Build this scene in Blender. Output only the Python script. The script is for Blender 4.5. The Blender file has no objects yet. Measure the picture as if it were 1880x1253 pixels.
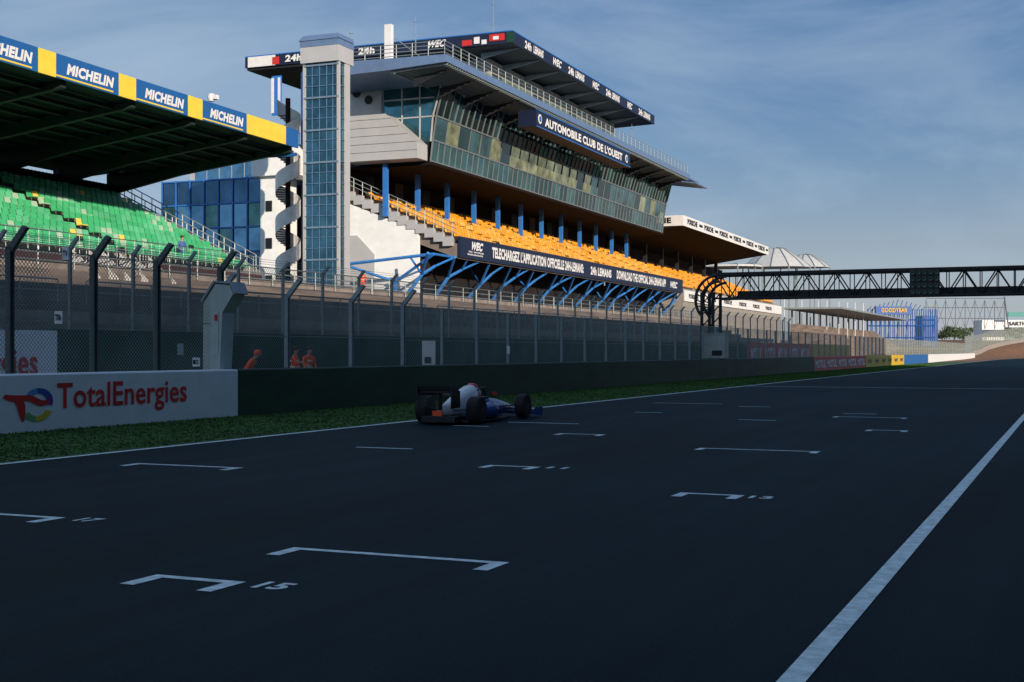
import bpy, math, random
import numpy as np
from mathutils import Vector, Matrix
random.seed(7); np.random.seed(7)
S=bpy.context.scene; COL=S.collection
F=2400.0; CX=940.0; VH=645.0; H=1.6
TH=math.atan(1040/2400)
Fv=Vector((-math.sin(TH),math.cos(TH),0)); Rv=Vector((math.cos(TH),math.sin(TH),0)); Z=Vector((0,0,1))
O=Vector((0,0,H))
def ray(u,v): return Fv+Rv*((u-CX)/F)+Z*((VH-v)/F)
def atZ(u,v,z=0):
    r=ray(u,v); return O+r*((z-H)/r.z)
def atd(u,v,d): return O+ray(u,v)*d
def atY(u,v,Y):
    r=ray(u,v); return O+r*(Y/r.y)
class Frame:
    def __init__(s,vp):
        s.vp=vp; s.phi=math.atan((vp-CX)/F); s.d=TH-s.phi
        s.c=math.cos(s.d); s.sn=math.sin(s.d)
        s.dx=Vector((s.c,s.sn,0)); s.dy=Vector((-s.sn,s.c,0))
    def L(s,x,y,z): return Vector((x*s.c-y*s.sn,x*s.sn+y*s.c,z))
    def P(s,D,y,z): return s.L(-D,y,z)
    def dep(s,u,D): return F*D/(math.cos(s.phi)*(s.vp-u))
    def s(s,u,D): return (s.dep(u,D)-D*math.sin(s.phi))/math.cos(s.phi)
    def z(s,u,v,D): return H+(VH-v)/F*s.dep(u,D)
    def D(s,u,y):
        k=(s.vp-u)*math.cos(s.phi)/F
        return k*y*math.cos(s.phi)/(1-k*math.sin(s.phi))
W=Frame(1980); B=Frame(1920); MF=Frame(1820)

# ---------------------------------------------------------------- materials
MATS={}
def M(name,col,rough=.6,metal=0,var=.15,scale=2.0,bump=0.0,bscale=40,spec=.5,stretch=None):
    if name in MATS: return MATS[name]
    m=bpy.data.materials.new(name); m.use_nodes=True; nt=m.node_tree; n=nt.nodes; l=nt.links
    b=n['Principled BSDF']; b.inputs['Roughness'].default_value=rough; b.inputs['Metallic'].default_value=metal
    b.inputs['Specular IOR Level'].default_value=spec
    tc=n.new('ShaderNodeTexCoord'); src=tc.outputs['Object']
    if stretch:
        mp=n.new('ShaderNodeMapping'); mp.inputs['Scale'].default_value=stretch; l.new(src,mp.inputs['Vector']); src=mp.outputs['Vector']
    no=n.new('ShaderNodeTexNoise'); no.inputs['Scale'].default_value=scale; no.inputs['Detail'].default_value=6; no.inputs['Roughness'].default_value=.65
    l.new(src,no.inputs['Vector'])
    mr=n.new('ShaderNodeMapRange'); mr.inputs['From Min'].default_value=.3; mr.inputs['From Max'].default_value=.7
    mr.inputs['To Min'].default_value=1-var; mr.inputs['To Max'].default_value=1+var
    l.new(no.outputs['Fac'],mr.inputs['Value'])
    mx=n.new('ShaderNodeVectorMath'); mx.operation='SCALE'; mx.inputs[0].default_value=col
    l.new(mr.outputs['Result'],mx.inputs['Scale']); l.new(mx.outputs['Vector'],b.inputs['Base Color'])
    if bump:
        n2=n.new('ShaderNodeTexNoise'); n2.inputs['Scale'].default_value=bscale; n2.inputs['Detail'].default_value=4
        l.new(src,n2.inputs['Vector'])
        bp=n.new('ShaderNodeBump'); bp.inputs['Strength'].default_value=bump; bp.inputs['Distance'].default_value=.02
        l.new(n2.outputs['Fac'],bp.inputs['Height']); l.new(bp.outputs['Normal'],b.inputs['Normal'])
    MATS[name]=m; return m
white=M('white_paint',(.80,.81,.83),.5,var=.08)
wallwhite=M('wall_white',(.88,.91,.93),.55,var=.07,scale=1.5,bump=.3)
linewhite=M('line_white',(.62,.76,.82),.6,var=.35,scale=9)
wallgreen=M('wall_green',(.006,.042,.018),.6,var=.5,scale=.7,bump=.3,stretch=(1,.6,2.5))
dkgreen=M('dark_green',(.006,.050,.036),.7,var=.3,scale=.6)
beamgr=M('beam_green',(.012,.03,.024),.7,var=.2)
concrete=M('concrete',(.30,.28,.26),.85,var=.2,scale=1.2,bump=.3)
terr=M('terrace_concrete',(.19,.155,.14),.9,var=.45,scale=.8,stretch=(1,.25,2))
silver=M('silver_cladding',(.52,.53,.55),.42,metal=.15,var=.06,scale=.7)
steel=M('galvanised_steel',(.30,.36,.38),.5,metal=.3,var=.2,scale=5)
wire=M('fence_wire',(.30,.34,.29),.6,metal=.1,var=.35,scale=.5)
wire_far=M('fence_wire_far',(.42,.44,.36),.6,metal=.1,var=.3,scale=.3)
dksteel=M('dark_steel',(.025,.03,.036),.55,metal=.3,var=.2)
black=M('black',(.010,.011,.014),.5,var=.2)
navy=M('navy_banner',(.008,.016,.05),.5,var=.1)
bluep=M('blue_column',(.03,.18,.58),.45,var=.12)
bluestr=M('blue_strut',(.03,.20,.60),.45,var=.2)
bluef=M('blue_frame',(.03,.09,.25),.45,var=.12)
palebl=M('pale_blue_metal',(.15,.24,.42),.4,metal=.2,var=.1)
michb=M('fascia_blue',(.015,.12,.38),.5,var=.08)
michy=M('fascia_yellow',(.88,.66,.06),.5,var=.08)
red=M('red',(.62,.02,.03),.5,var=.1)
dred=M('dark_red',(.085,.035,.035),.7,var=.2)
orange=M('orange_seat',(.95,.40,.02),.42,var=.3,scale=.6)
orange2=M('orange_seat_pale',(.85,.50,.10),.42,var=.3,scale=.6)
greens=M('green_seat',(.06,.48,.20),.45,var=.2,scale=.5)
greens2=M('green_seat_pale',(.11,.54,.28),.45,var=.2,scale=.5)
yels=M('yellow_seat',(.85,.70,.12),.45,var=.1)
palegr=M('pale_seat',(.40,.62,.45),.45,var=.1)
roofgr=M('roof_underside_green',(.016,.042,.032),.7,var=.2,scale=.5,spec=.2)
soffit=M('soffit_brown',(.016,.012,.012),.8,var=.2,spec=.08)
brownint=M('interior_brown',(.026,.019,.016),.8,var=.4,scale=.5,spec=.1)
suit=M('orange_overalls',(.95,.11,.02),.7,var=.12,scale=8)
bluejk=M('blue_jacket',(.06,.14,.35),.7,var=.12,scale=8)
skin=M('skin',(.5,.28,.2),.55,var=.08)
hairm=M('dark_hair',(.03,.02,.015),.7)
tyre=M('tyre',(.012,.012,.013),.8)
carwhite=M('car_white',(.75,.77,.8),.25,var=.03)
carblue=M('car_blue',(.02,.07,.30),.25,var=.05)
carred=M('car_red',(.6,.03,.02),.3)
yellow=M('yellow_board',(.65,.42,.02),.5)
tealm=M('teal',(.03,.25,.25),.5)
lamp=M('lamp_glass',(.05,.09,.07),.2,var=.2)
def glass(name,col,rough=.06,metal=.8,sc=.35,var=.45):
    return M(name,col,rough,metal=metal,var=var,scale=sc,spec=.8)
gl_dark=glass('glass_dark',(.07,.19,.20),var=.7)
gl_dark2=glass('glass_dark_deep',(.025,.08,.09))
gl_highlight=glass('glass_warm_highlight',(.48,.50,.27),.10,sc=.5,var=.8)  # warm reflected highlights of the middle band, painted into the pane colour
gl_up=glass('glass_upper',(.06,.18,.22),.05,var=.7)
gl_up2=glass('glass_upper_deep',(.02,.065,.085),.05)
gl_blue=glass('glass_blue',(.13,.32,.50),.08)
gl_blued=glass('glass_blue_deep',(.05,.13,.23),.08)
gl_tower=glass('glass_tower',(.06,.16,.21),.06,metal=.85,sc=.5,var=.6)
gl_pale=glass('glass_pale_green',(.22,.34,.28),.15,metal=.4)

def asphalt_mat():
    m=bpy.data.materials.new('asphalt'); m.use_nodes=True; nt=m.node_tree;n=nt.nodes;l=nt.links
    b=n['Principled BSDF']; tc=n.new('ShaderNodeTexCoord')
    def noise(scale,st,det=6):
        mp=n.new('ShaderNodeMapping'); mp.inputs['Scale'].default_value=st; l.new(tc.outputs['Object'],mp.inputs['Vector'])
        t=n.new('ShaderNodeTexNoise'); t.inputs['Scale'].default_value=scale; t.inputs['Detail'].default_value=det; t.inputs['Roughness'].default_value=.7
        l.new(mp.outputs['Vector'],t.inputs['Vector']); return t.outputs['Fac']
    a=noise(.35,(1,.4,1)); c=noise(1.2,(1,.03,1),3); d=noise(45,(1,1,1),3)
    def mth(op,x,y):
        k=n.new('ShaderNodeMath'); k.operation=op
        for i,q in enumerate((x,y)):
            if isinstance(q,(int,float)): k.inputs[i].default_value=q
            else: l.new(q,k.inputs[i])
        return k.outputs[0]
    s=mth('ADD',mth('MULTIPLY',a,1.2),mth('MULTIPLY',c,1.2)); s=mth('ADD',s,mth('MULTIPLY',d,1.6))
    s=mth('MULTIPLY',mth('SUBTRACT',s,1.45),1.9); s=mth('MAXIMUM',s,.08)
    v=n.new('ShaderNodeVectorMath'); v.operation='SCALE'; v.inputs[0].default_value=(.0025,.0125,.019); l.new(s,v.inputs['Scale'])
    l.new(v.outputs['Vector'],b.inputs['Base Color']); b.inputs['Roughness'].default_value=.72; b.inputs['Specular IOR Level'].default_value=.10
    b.inputs['Specular Tint'].default_value=(.25,.8,1,1)
    bp=n.new('ShaderNodeBump'); bp.inputs['Strength'].default_value=.7; bp.inputs['Distance'].default_value=.01
    l.new(d,bp.inputs['Height']); l.new(bp.outputs['Normal'],b.inputs['Normal']); return m
asph=asphalt_mat()
def ground_mat():
    m=bpy.data.materials.new('ground'); m.use_nodes=True; nt=m.node_tree;n=nt.nodes;l=nt.links
    b=n['Principled BSDF']; tc=n.new('ShaderNodeTexCoord')
    t=n.new('ShaderNodeTexNoise'); t.inputs['Scale'].default_value=.8; t.inputs['Detail'].default_value=9; t.inputs['Roughness'].default_value=.75; l.new(tc.outputs['Object'],t.inputs['Vector'])
    g=n.new('ShaderNodeValToRGB'); g.color_ramp.elements[0].position=.35; g.color_ramp.elements[0].color=(.016,.050,.008,1); g.color_ramp.elements[1].position=.7; g.color_ramp.elements[1].color=(.045,.11,.015,1); l.new(t.outputs['Fac'],g.inputs['Fac'])
    r=n.new('ShaderNodeValToRGB'); r.color_ramp.elements[0].position=.35; r.color_ramp.elements[0].color=(.13,.06,.03,1); r.color_ramp.elements[1].position=.65; r.color_ramp.elements[1].color=(.27,.14,.07,1); l.new(t.outputs['Fac'],r.inputs['Fac'])
    sp=n.new('ShaderNodeSeparateXYZ'); l.new(tc.outputs['Object'],sp.inputs[0])
    k=n.new('ShaderNodeMapRange'); k.inputs['From Min'].default_value=205; k.inputs['From Max'].default_value=215; l.new(sp.outputs['Y'],k.inputs['Value'])
    k2=n.new('ShaderNodeMapRange'); k2.inputs['From Min'].default_value=470; k2.inputs['From Max'].default_value=460; l.new(sp.outputs['Y'],k2.inputs['Value'])
    mu=n.new('ShaderNodeMath'); mu.operation='MULTIPLY'; l.new(k.outputs[0],mu.inputs[0]); l.new(k2.outputs[0],mu.inputs[1])
    mx=n.new('ShaderNodeMix'); mx.data_type='RGBA'; l.new(mu.outputs[0],mx.inputs['Factor']); l.new(g.outputs[0],mx.inputs['A']); l.new(r.outputs[0],mx.inputs['B'])
    l.new(mx.outputs['Result'],b.inputs['Base Color']); b.inputs['Roughness'].default_value=.95; return m
grassm=M('grass_blade',(.042,.125,.012),.85,var=.5,scale=.6)
leaf=M('far_foliage',(.05,.08,.03),.9,var=.4,scale=.5)
bark=M('bark',(.10,.07,.05),.9)

# ---------------------------------------------------------------- builders
class MB:
    def __init__(s,fr=None): s.v=[]; s.f=[]; s.fr=fr
    def add(s,pts,faces):
        k=len(s.v)
        for p in pts: s.v.append(s.fr.L(*p) if s.fr else Vector(p))
        for f in faces: s.f.append([k+i for i in f])
    def box(s,x0,x1,y0,y1,z0,z1):
        if x0>x1:x0,x1=x1,x0
        if y0>y1:y0,y1=y1,y0
        s.add([(x0,y0,z0),(x1,y0,z0),(x1,y1,z0),(x0,y1,z0),(x0,y0,z1),(x1,y0,z1),(x1,y1,z1),(x0,y1,z1)],
              [(3,2,1,0),(4,5,6,7),(0,1,5,4),(1,2,6,5),(2,3,7,6),(3,0,4,7)])
        return s
    def quad(s,*p): s.add(p,[tuple(range(len(p)))]); return s
    def prism(s,pts,vec):
        n=len(pts); q=[tuple(Vector(p)+Vector(vec)) for p in pts]
        s.add(list(pts)+q,[tuple(range(n))[::-1],tuple(range(n,2*n))]+[(i,(i+1)%n,n+(i+1)%n,n+i) for i in range(n)]); return s
    def tube(s,a,b,r,n=6,r2=None):
        a=Vector(a);b=Vector(b);d=(b-a)
        if d.length<1e-6: return s
        d.normalize(); u=d.orthogonal().normalized(); w=d.cross(u); r2=r if r2 is None else r2
        P=[];
        for c,rr in ((a,r),(b,r2)):
            for i in range(n):
                t=2*math.pi*i/n+math.pi/n; P.append(tuple(c+u*(math.cos(t)*rr)+w*(math.sin(t)*rr)))
        s.add(P,[(i,(i+1)%n,n+(i+1)%n,n+i) for i in range(n)]+[tuple(range(n))[::-1],tuple(range(n,2*n))]); return s
    def path(s,pts,r,n=6):
        for a,b in zip(pts,pts[1:]): s.tube(a,b,r,n)
        return s
    def loft(s,rings):
        n=len(rings[0]); P=[p for r in rings for p in r]; Fc=[]
        for k in range(len(rings)-1):
            for i in range(n): Fc.append((k*n+i,k*n+(i+1)%n,(k+1)*n+(i+1)%n,(k+1)*n+i))
        Fc.append(tuple(range(n))[::-1]); Fc.append(tuple(range((len(rings)-1)*n,len(rings)*n)))
        s.add(P,Fc); return s
    def lathe(s,prof,c,axis='x',n=20):
        rings=[]
        for (r,h) in prof:
            ring=[]
            for i in range(n):
                t=2*math.pi*i/n
                if axis=='x': ring.append((c[0]+h,c[1]+r*math.cos(t),c[2]+r*math.sin(t)))
                elif axis=='z': ring.append((c[0]+r*math.cos(t),c[1]+r*math.sin(t),c[2]+h))
                else: ring.append((c[0]+r*math.cos(t),c[1]+h,c[2]+r*math.sin(t)))
            rings.append(ring)
        return s.loft(rings)
    def build(s,name,mat,parent=None,smooth=False):
        off=Vector((0,0,0))
        if parent is not None:
            q=parent
            while q: off+=q.location; q=q.parent
        else:
            A=np.array([tuple(v) for v in s.v]); off=Vector(((A[:,0].min()+A[:,0].max())/2,(A[:,1].min()+A[:,1].max())/2,A[:,2].min()))
        me=bpy.data.meshes.new(name); me.from_pydata([tuple(v-off) for v in s.v],[],s.f); me.update()
        me.materials.append(mat)
        if smooth: me.polygons.foreach_set('use_smooth',[True]*len(me.polygons))
        o=bpy.data.objects.new(name,me); COL.objects.link(o)
        if parent is not None: o.parent=parent
        else: o.location=off
        return o
def tag(o,label,cat,group=None,kind=None):
    if label:o['label']=label
    if cat:o['category']=cat
    if group:o['group']=group
    if kind:o['kind']=kind
    return o
def thing(name,label,cat,loc=(0,0,0),group=None):
    o=bpy.data.objects.new(name,None); COL.objects.link(o); o.location=loc; o.empty_display_size=.3
    return tag(o,label,cat,group)
def struct(o): o['kind']='structure'; return o
def dup(root,loc,label=None,rz=None):
    r=root.copy(); COL.objects.link(r); r.location=loc
    if rz is not None: r.rotation_euler.z=rz
    if label: r['label']=label
    for ch in list(root.children):
        c=ch.copy(); COL.objects.link(c); c.parent=r
        for g in ch.children:
            d=g.copy(); COL.objects.link(d); d.parent=c
    return r
_tc={}
def tmesh(st,bold):
    k=(st,bold)
    if k in _tc: return _tc[k]
    cu=bpy.data.curves.new('t','FONT'); cu.body=st; cu.size=1; cu.offset=bold; cu.resolution_u=3; cu.space_character=1+bold*1.5
    o=bpy.data.objects.new('t',cu); COL.objects.link(o)
    bpy.context.view_layer.update()
    me=bpy.data.meshes.new_from_object(o.evaluated_get(bpy.context.evaluated_depsgraph_get()))
    v=[(p.co.x,p.co.y) for p in me.vertices]; f=[list(p.vertices) for p in me.polygons]
    bpy.data.objects.remove(o); bpy.data.curves.remove(cu); bpy.data.meshes.remove(me)
    _tc[k]=(v,f); return _tc[k]
def text(st,org,right,up,w,h,mat,parent,bold=.02,shear=0,name='lettering'):
    v,f=tmesh(st,bold); x0=min(a for a,_ in v);x1=max(a for a,_ in v);y0=min(b for _,b in v);y1=max(b for _,b in v)
    right=Vector(right);up=Vector(up); m=MB()
    if w is None: w=h*(x1-x0)/(y1-y0)
    for a,b in v:
        yy=(b-y0)/(y1-y0); xx=(a-x0)/(x1-x0)*w+shear*yy*h
        m.v.append(Vector(org)+right*xx+up*(yy*h))
    m.f=f
    return m.build(name,mat,parent)
def ftext(fr,D,s0,s1,z0,z1,st,mat,parent,bold=.02,shear=0,off=.03):
    return text(st,fr.P(D-off,s0,z0),fr.dy,Z,s1-s0,z1-z0,mat,parent,bold,shear)
def etext(fr,sy,Da,Db,z0,z1,st,mat,parent,bold=.02,shear=0,off=.03):
    return text(st,fr.P(Da,sy-off,z0),fr.dx,Z,Da-Db,z1-z0,mat,parent,bold,shear)
def rail(mb,a,b,h,n,r=.03,mid=2):
    a=Vector(a);b=Vector(b); up=Vector((0,0,h))
    for i in range(n+1):
        p=a.lerp(b,i/n); mb.tube(p,p+up,r,4)
    for k in range(mid+1):
        q=Vector((0,0,h*(1-k/(mid+1)))); mb.tube(a+q,b+q,r,4)

# ---------------------------------------------------------------- ground
def Xe(Y): return -14.0 if Y<230 else -14+.0005*(Y-230)**2
def sm(t): t=max(0,min(1,t)); return t*t*(3-2*t)
def zb(Y): return float(np.interp(Y,[190,225,300,400,480,520],[0,.5,1.2,4.2,5.5,5.5]))
def G(X,Y): return zb(Y)*sm((Xe(Y)-3-X)/9)
def build_ground():
    xs=[-3000,-1200,-500,-250,-120,-80]+[-60+i*2 for i in range(60)]+[70,100,150,300,800,3000]
    ys=[-600,-200,-50,0,50,100,150,180]+[190+10*i for i in range(36)]+[560,620,800,1200,2500,5000]
    v=[(x,y,G(x,y)) for y in ys for x in xs]; n=len(xs)
    f=[(j*n+i,j*n+i+1,(j+1)*n+i+1,(j+1)*n+i) for j in range(len(ys)-1) for i in range(n-1)]
    me=bpy.data.meshes.new('ground'); me.from_pydata(v,[],f); me.materials.append(ground_mat())
    o=bpy.data.objects.new('ground',me); COL.objects.link(o); struct(o)
build_ground()
m=MB(); ys=[-120,-40,0,40,80,120,160,200,230]+[240+10*i for i in range(30)]
pts=[(Xe(y),y) for y in ys]
for (a,b),(c,d) in zip(pts,pts[1:]):
    m.quad((a,b,.004),(30,b,.004),(30,d,.004),(c,d,.004))
o=m.build('race_track',asph); struct(o)
m=MB()
for (a,b),(c,d) in zip(pts,pts[1:]): m.quad((a,b,.009),(a+.13,b,.009),(c+.13,d,.009),(c,d,.009))
struct(m.build('edge_line',linewhite))
m=MB(); m.quad((-1.365,-10,.009),(-1.235,-10,.009),(-1.0,120,.009),(-1.13,120,.009)); struct(m.build('edge_line',linewhite))
m=MB(); m.quad((-33,-40,.004),(-19.6,-40,.004),(-19.6,200,.004),(-33,200,.004)); struct(m.build('pit_lane',concrete))
m=MB(); m.quad((-13.85,58.6,.009),(-1.2,58.6,.009),(-1.2,58.75,.009),(-13.85,58.75,.009)); struct(m.build('start_line',linewhite))
marks=[(540,1007,935,1035,1),(285,1058,455,1070,1),(1252,905,1365,912,1),(1288,823,1505,831,1),(900,855,992,859,1),(228,855,470,857,1),(-60,942,128,951,1),
 (648,823,768,824,0),(1028,797,1114,799,1),(1357,771,1424,773,0),(1535,765,1665,769,1),(1593,790,1668,792,1),(828,783,905,783,0),(927,777,1070,778,0),(1162,758,1220,758,0),
 (1195,741,1330,742,0),(1357,747,1414,748,0),(1548,760,1610,761,0)]
for (a,b,c,d,t) in marks:
    p=atZ(a,b);q=atZ(c,d);y=(p.y+q.y)/2; x0,x1=p.x,q.x; th=.09
    m=MB(); m.quad((x0,y-th,.009),(x1,y-th,.009),(x1,y,.009),(x0,y,.009))
    L=.40
    if t:
        m.quad((x0,y-L,.009),(x0+.12,y-L,.009),(x0+.12,y-th-.001,.009),(x0,y-th-.001,.009))
        m.quad((x1-.12,y-L,.009),(x1,y-L,.009),(x1,y-th-.001,.009),(x1-.12,y-th-.001,.009))
    struct(m.build('grid_marking',linewhite))
for (u,v,st,w) in [(458,1081,'15',.24),(1372,916,'13',.25),(1000,861,'11',.28),(130,958,'17',.22)]:
    p=atZ(u,v); o=text(st,(p.x,p.y,.009),(1,0,0),(0,1,0),w,.24,linewhite,None,.035,name='grid_number'); struct(o)

def grass():
    N=90000; rs=np.random.rand(N); Y=12+ (rs**1.6)*150; X=-18.95+np.random.rand(N)*4.75
    n=.5*np.sin(Y*1.3+X*2)+.5*np.sin(Y*.37-X)+np.random.randn(N)*.3
    hgt=(.015+.010*np.random.rand(N))*(1+.15*n.clip(-1,1.5)); hgt*=np.where(X<-18.7,1.8,1)
    ang=np.random.rand(N)*6.28; w=.015+.00035*Y
    dx=np.cos(ang)*w; dy=np.sin(ang)*w; lx=(np.random.rand(N)-.5)*.06; ly=(np.random.rand(N)-.5)*.06
    v=np.zeros((N,3,3)); v[:,0]=np.stack([X-dx,Y-dy,0*X],1); v[:,1]=np.stack([X+dx,Y+dy,0*X],1); v[:,2]=np.stack([X+lx,Y+ly,hgt],1)
    me=bpy.data.meshes.new('grass'); me.vertices.add(N*3); me.vertices.foreach_set('co',v.reshape(-1)); me.loops.add(N*3); me.loops.foreach_set('vertex_index',np.arange(N*3))
    me.polygons.add(N); me.polygons.foreach_set('loop_start',np.arange(N)*3); me.polygons.foreach_set('loop_total',np.full(N,3)); me.update(calc_edges=True); me.validate()
    me.materials.append(grassm); o=bpy.data.objects.new('grass',me); COL.objects.link(o); tag(o,'short green grass verge between the track edge and the barrier wall','grass',kind='stuff')
grass()

# ---------------------------------------------------------------- barrier walls
WH=1.15
def wall(u0,u1,mat,label,y0=None,y1=None):
    y0=W.s(u0,19) if y0 is None else y0; y1=W.s(u1,19) if y1 is None else y1
    t=thing('barrier_wall',label,'wall',(-19.2,(y0+y1)/2,0))
    m=MB()
    m.prism([(-19,y0,0),(-19,y0,WH-.03),(-19.03,y0,WH),(-19.42,y0,WH),(-19.45,y0,WH-.03),(-19.45,y0,0)],(0,y1-y0-.01,0))
    m.build('wall_body',mat,t); return t,y0,y1
t,y0,y1=wall(0,437,wallwhite,'white painted concrete barrier wall with large red lettering at far left',y0=8)
def su(u): return W.s(u,19)
logor=M('logo_red',(.72,.03,.03),.5)
text('TotalEnergies',(-18.985,su(104),.27),(0,1,0),(0,0,1),su(342)-su(104),.68,logor,t,.016)
def stroke(pts,ws,mat,t,org,sc,off):
    m=MB(); L=[];R=[]
    for i,p in enumerate(pts):
        a=Vector(pts[max(0,i-1)]);b=Vector(pts[min(len(pts)-1,i+1)]); d=(b-a).normalized(); n=Vector((-d.y,d.x)); p=Vector(p)
        L.append(p+n*ws[i]);R.append(p-n*ws[i])
    for i in range(len(pts)-1):
        q=[R[i],R[i+1],L[i+1],L[i]]; m.quad(*[(-19+off,org[0]+a.x*sc[0],org[1]+a.y*sc[1]) for a in q])
    return m.build('emblem',mat,t)
org=(su(6),.20); sc=((su(92)-su(6)),.72)
def arc(cx,cy,r,a0,a1,n=14): return [(cx+r*math.cos(math.radians(a0+(a1-a0)*i/n)),cy+1.2*r*math.sin(math.radians(a0+(a1-a0)*i/n))) for i in range(n+1)]
def seg(a0,a1,mat,off,w=.075,r=.24): 
    p=arc(.74,.56,r,a0,a1); stroke(p,[w]*len(p),mat,t,org,sc,off)
lb=M('logo_light_blue',(.10,.35,.75),.5); db=M('logo_blue',(.03,.08,.45),.5); pu=M('logo_purple',(.20,.04,.30),.5); ye=M('logo_yellow',(.8,.6,.05),.5); gn=M('logo_green',(.15,.45,.2),.5)
seg(95,175,lb,.012); seg(20,97,db,.013); seg(-22,22,pu,.014); 
p=arc(.70,.40,.27,-150,-95); stroke(p,[.075]*len(p),gn,t,org,sc,.012)
p=arc(.70,.40,.27,-97,-20); stroke(p,[.075]*len(p),ye,t,org,sc,.013)
stroke([(0,.74),(.12,.68),(.3,.66),(.55,.66),(.78,.50),(.95,.52)],[.05,.08,.085,.08,.085,.06],logor,t,org,sc,.016)
stroke([(.30,.62),(.36,.45),(.38,.25),(.40,.02)],[.09,.085,.07,.02],logor,t,org,sc,.018)
wall(437,1495,wallgreen,'long dark green concrete barrier wall along the grass beside the track')
t,a,b=wall(1495,1589,red,'red painted section of the barrier wall with white lettering, just past the green section')
n=5
for i in range(n):
    q0=a+(b-a)*(i+.08)/n;q1=a+(b-a)*(i+.92)/n
    text('MOTUL',(-18.98,q0,.25),(0,1,0),(0,0,1),q1-q0,.65,white,t,.04)
t,a,b=wall(1590,1660,yellow,'yellow painted section of the barrier wall between the red and blue sections')
for i in range(6):
    q0=a+(b-a)*(i+.2)/6; text('W',(-18.98,q0,.35),(0,1,0),(0,0,1),(b-a)*.6/6,.45,navy,t,.03)
wall(1661,1704,michb,'blue painted section of the barrier wall beyond the yellow section')
wall(1705,1790,white,'far pale section of the barrier wall that ends at the gravel bank')

# ---------------------------------------------------------------- fences
_pan={}
def panel(w,h,pitch,r,wm):
    k=(round(w,2),round(h,2),pitch)
    if k in _pan: return _pan[k]
    v=[];f=[]; st=pitch*math.sqrt(2)
    for sg in (1,-1):
        c=-h+.01
        while c<w:
            y0=max(0,c);y1=min(w,c+h)
            if y1-y0>.02:
                z0,z1=y0-c,y1-c
                if sg<0: z0,z1=h-z0,h-z1
                n=Vector((-(z1-z0),(y1-y0))).normalized()*r; k0=len(v); x=.004*sg
                v+=[(x,y0+n.x,z0+n.y),(x,y0-n.x,z0-n.y),(x,y1-n.x,z1-n.y),(x,y1+n.x,z1+n.y)]; f.append((k0,k0+1,k0+2,k0+3))
            c+=st
    for z in (0,h*.5,h):
        k0=len(v); v+=[(.012,0,z-.012),(.012,w,z-.012),(.012,w,z+.012),(.012,0,z+.012)]; f.append((k0,k0+1,k0+2,k0+3))
    me=bpy.data.meshes.new('mesh_panel'); me.from_pydata(v,[],f); me.materials.append(wm); _pan[k]=me; return me
def fence(label,base,hs,pitch,r,arm=0,postw=.07,pmat=steel,name='debris_fence',wm=wire):
    t=thing(name,label,'fence',base[0]); cache={}
    for i,p in enumerate(base):
        h=hs[i]; ka=round(h,2)
        if ka not in cache:
            m=MB(); m.box(-postw/2,postw/2,-postw/2,-postw/2+.02,0,h); m.box(-postw/2,postw/2,postw/2-.02,postw/2,0,h); m.box(-.012,.012,-postw/2+.02,postw/2-.02,0,h)
            if arm: m.prism([(-postw/2,-.05,h-.05),(postw/2,-.05,h-.12),(arm+.05,-.05,h+arm*.85),(arm-.05,-.05,h+arm*.98)],(0,.1,0))
            o=m.build('post',pmat,t); 
            for vv in o.data.vertices: vv.co+=t.location
            cache[ka]=o; o.location=p-t.location
        else:
            o=cache[ka].copy(); COL.objects.link(o); o.parent=t; o.location=p-t.location
        if i<len(base)-1:
            q=base[i+1]; d=q-p; w=math.hypot(d.x,d.y); hh=min(h,hs[i+1])
            o=bpy.data.objects.new('mesh_panel',panel(round(w,2),hh-.04,pitch,r,wm)); COL.objects.link(o); o.parent=t; o.location=p-t.location+Vector((0,0,.02)); o.rotation_euler.z=math.atan2(-d.x,d.y)
    if arm:
        m=MB()
        for i in range(len(base)-1):
            for k in (.35,.65,.95):
                a=base[i]+Vector((arm*k,0,hs[i]+arm*k*.9)); b=base[i+1]+Vector((arm*k,0,hs[i+1]+arm*k*.9)); m.tube(a,b,.008,3)
        m.build('barbed_wire',wire,t)
    return t
D1=19.7
us=[-150,18,172,288,405]
fence('tall wire mesh fence with bent dark post tops above the white wall at left',[W.P(D1,W.s(u,D1),WH-.3) for u in us],[2.85]*5,.07,.0062,arm=.42,postw=.13,pmat=M('post_dark',(.08,.10,.10),.6,var=.2))
ys=[W.s(u,D1) for u in (405,527,645,740)]
fence('lower wire mesh fence with leaning grey post tops, right of the tall cabinet',[W.P(D1,y,WH-.3) for y in ys],[2.3]*4,.07,.0062,arm=.42,postw=.12)
y=ys[-1]; b=[]
while y<128: b.append(W.P(D1,y,WH-.3)); y+=2.78
fence('long wire mesh fence behind the green barrier wall running past the gantry',b,[2.2]*len(b),.09,.010,postw=.10)
b2=[]
while y<262: b2.append(W.P(D1,y,WH-.3)); y+=2.78
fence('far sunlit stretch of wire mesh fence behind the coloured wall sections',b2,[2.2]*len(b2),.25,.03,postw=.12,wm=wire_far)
far=[]; key=[(b2[-1].x,b2[-1].y),(-20.5,290),(-20,330),(-17.5,370),(-14,405),(-6,440),(8,470)]
kx=[k[1] for k in key]; 
yy=b2[-1].y
while yy<465:
    xx=float(np.interp(yy,kx,[k[0] for k in key])); far.append(Vector((xx,yy,max(G(xx,yy),.0)))); yy+=3.4
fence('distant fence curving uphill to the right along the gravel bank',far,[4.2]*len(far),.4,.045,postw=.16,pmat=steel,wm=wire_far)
m=MB()
for p,q in zip(far,far[1:]): m.prism([(p.x+.4,p.y,p.z-.1),(q.x+.4,q.y,q.z-.1),(q.x+.4,q.y,q.z+1.0),(p.x+.4,p.y,p.z+1.0)],(-.3,0,0))
tag(m.build('barrier_wall',concrete),'distant low pale wall climbing the gravel bank below the far fence','wall')
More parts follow.
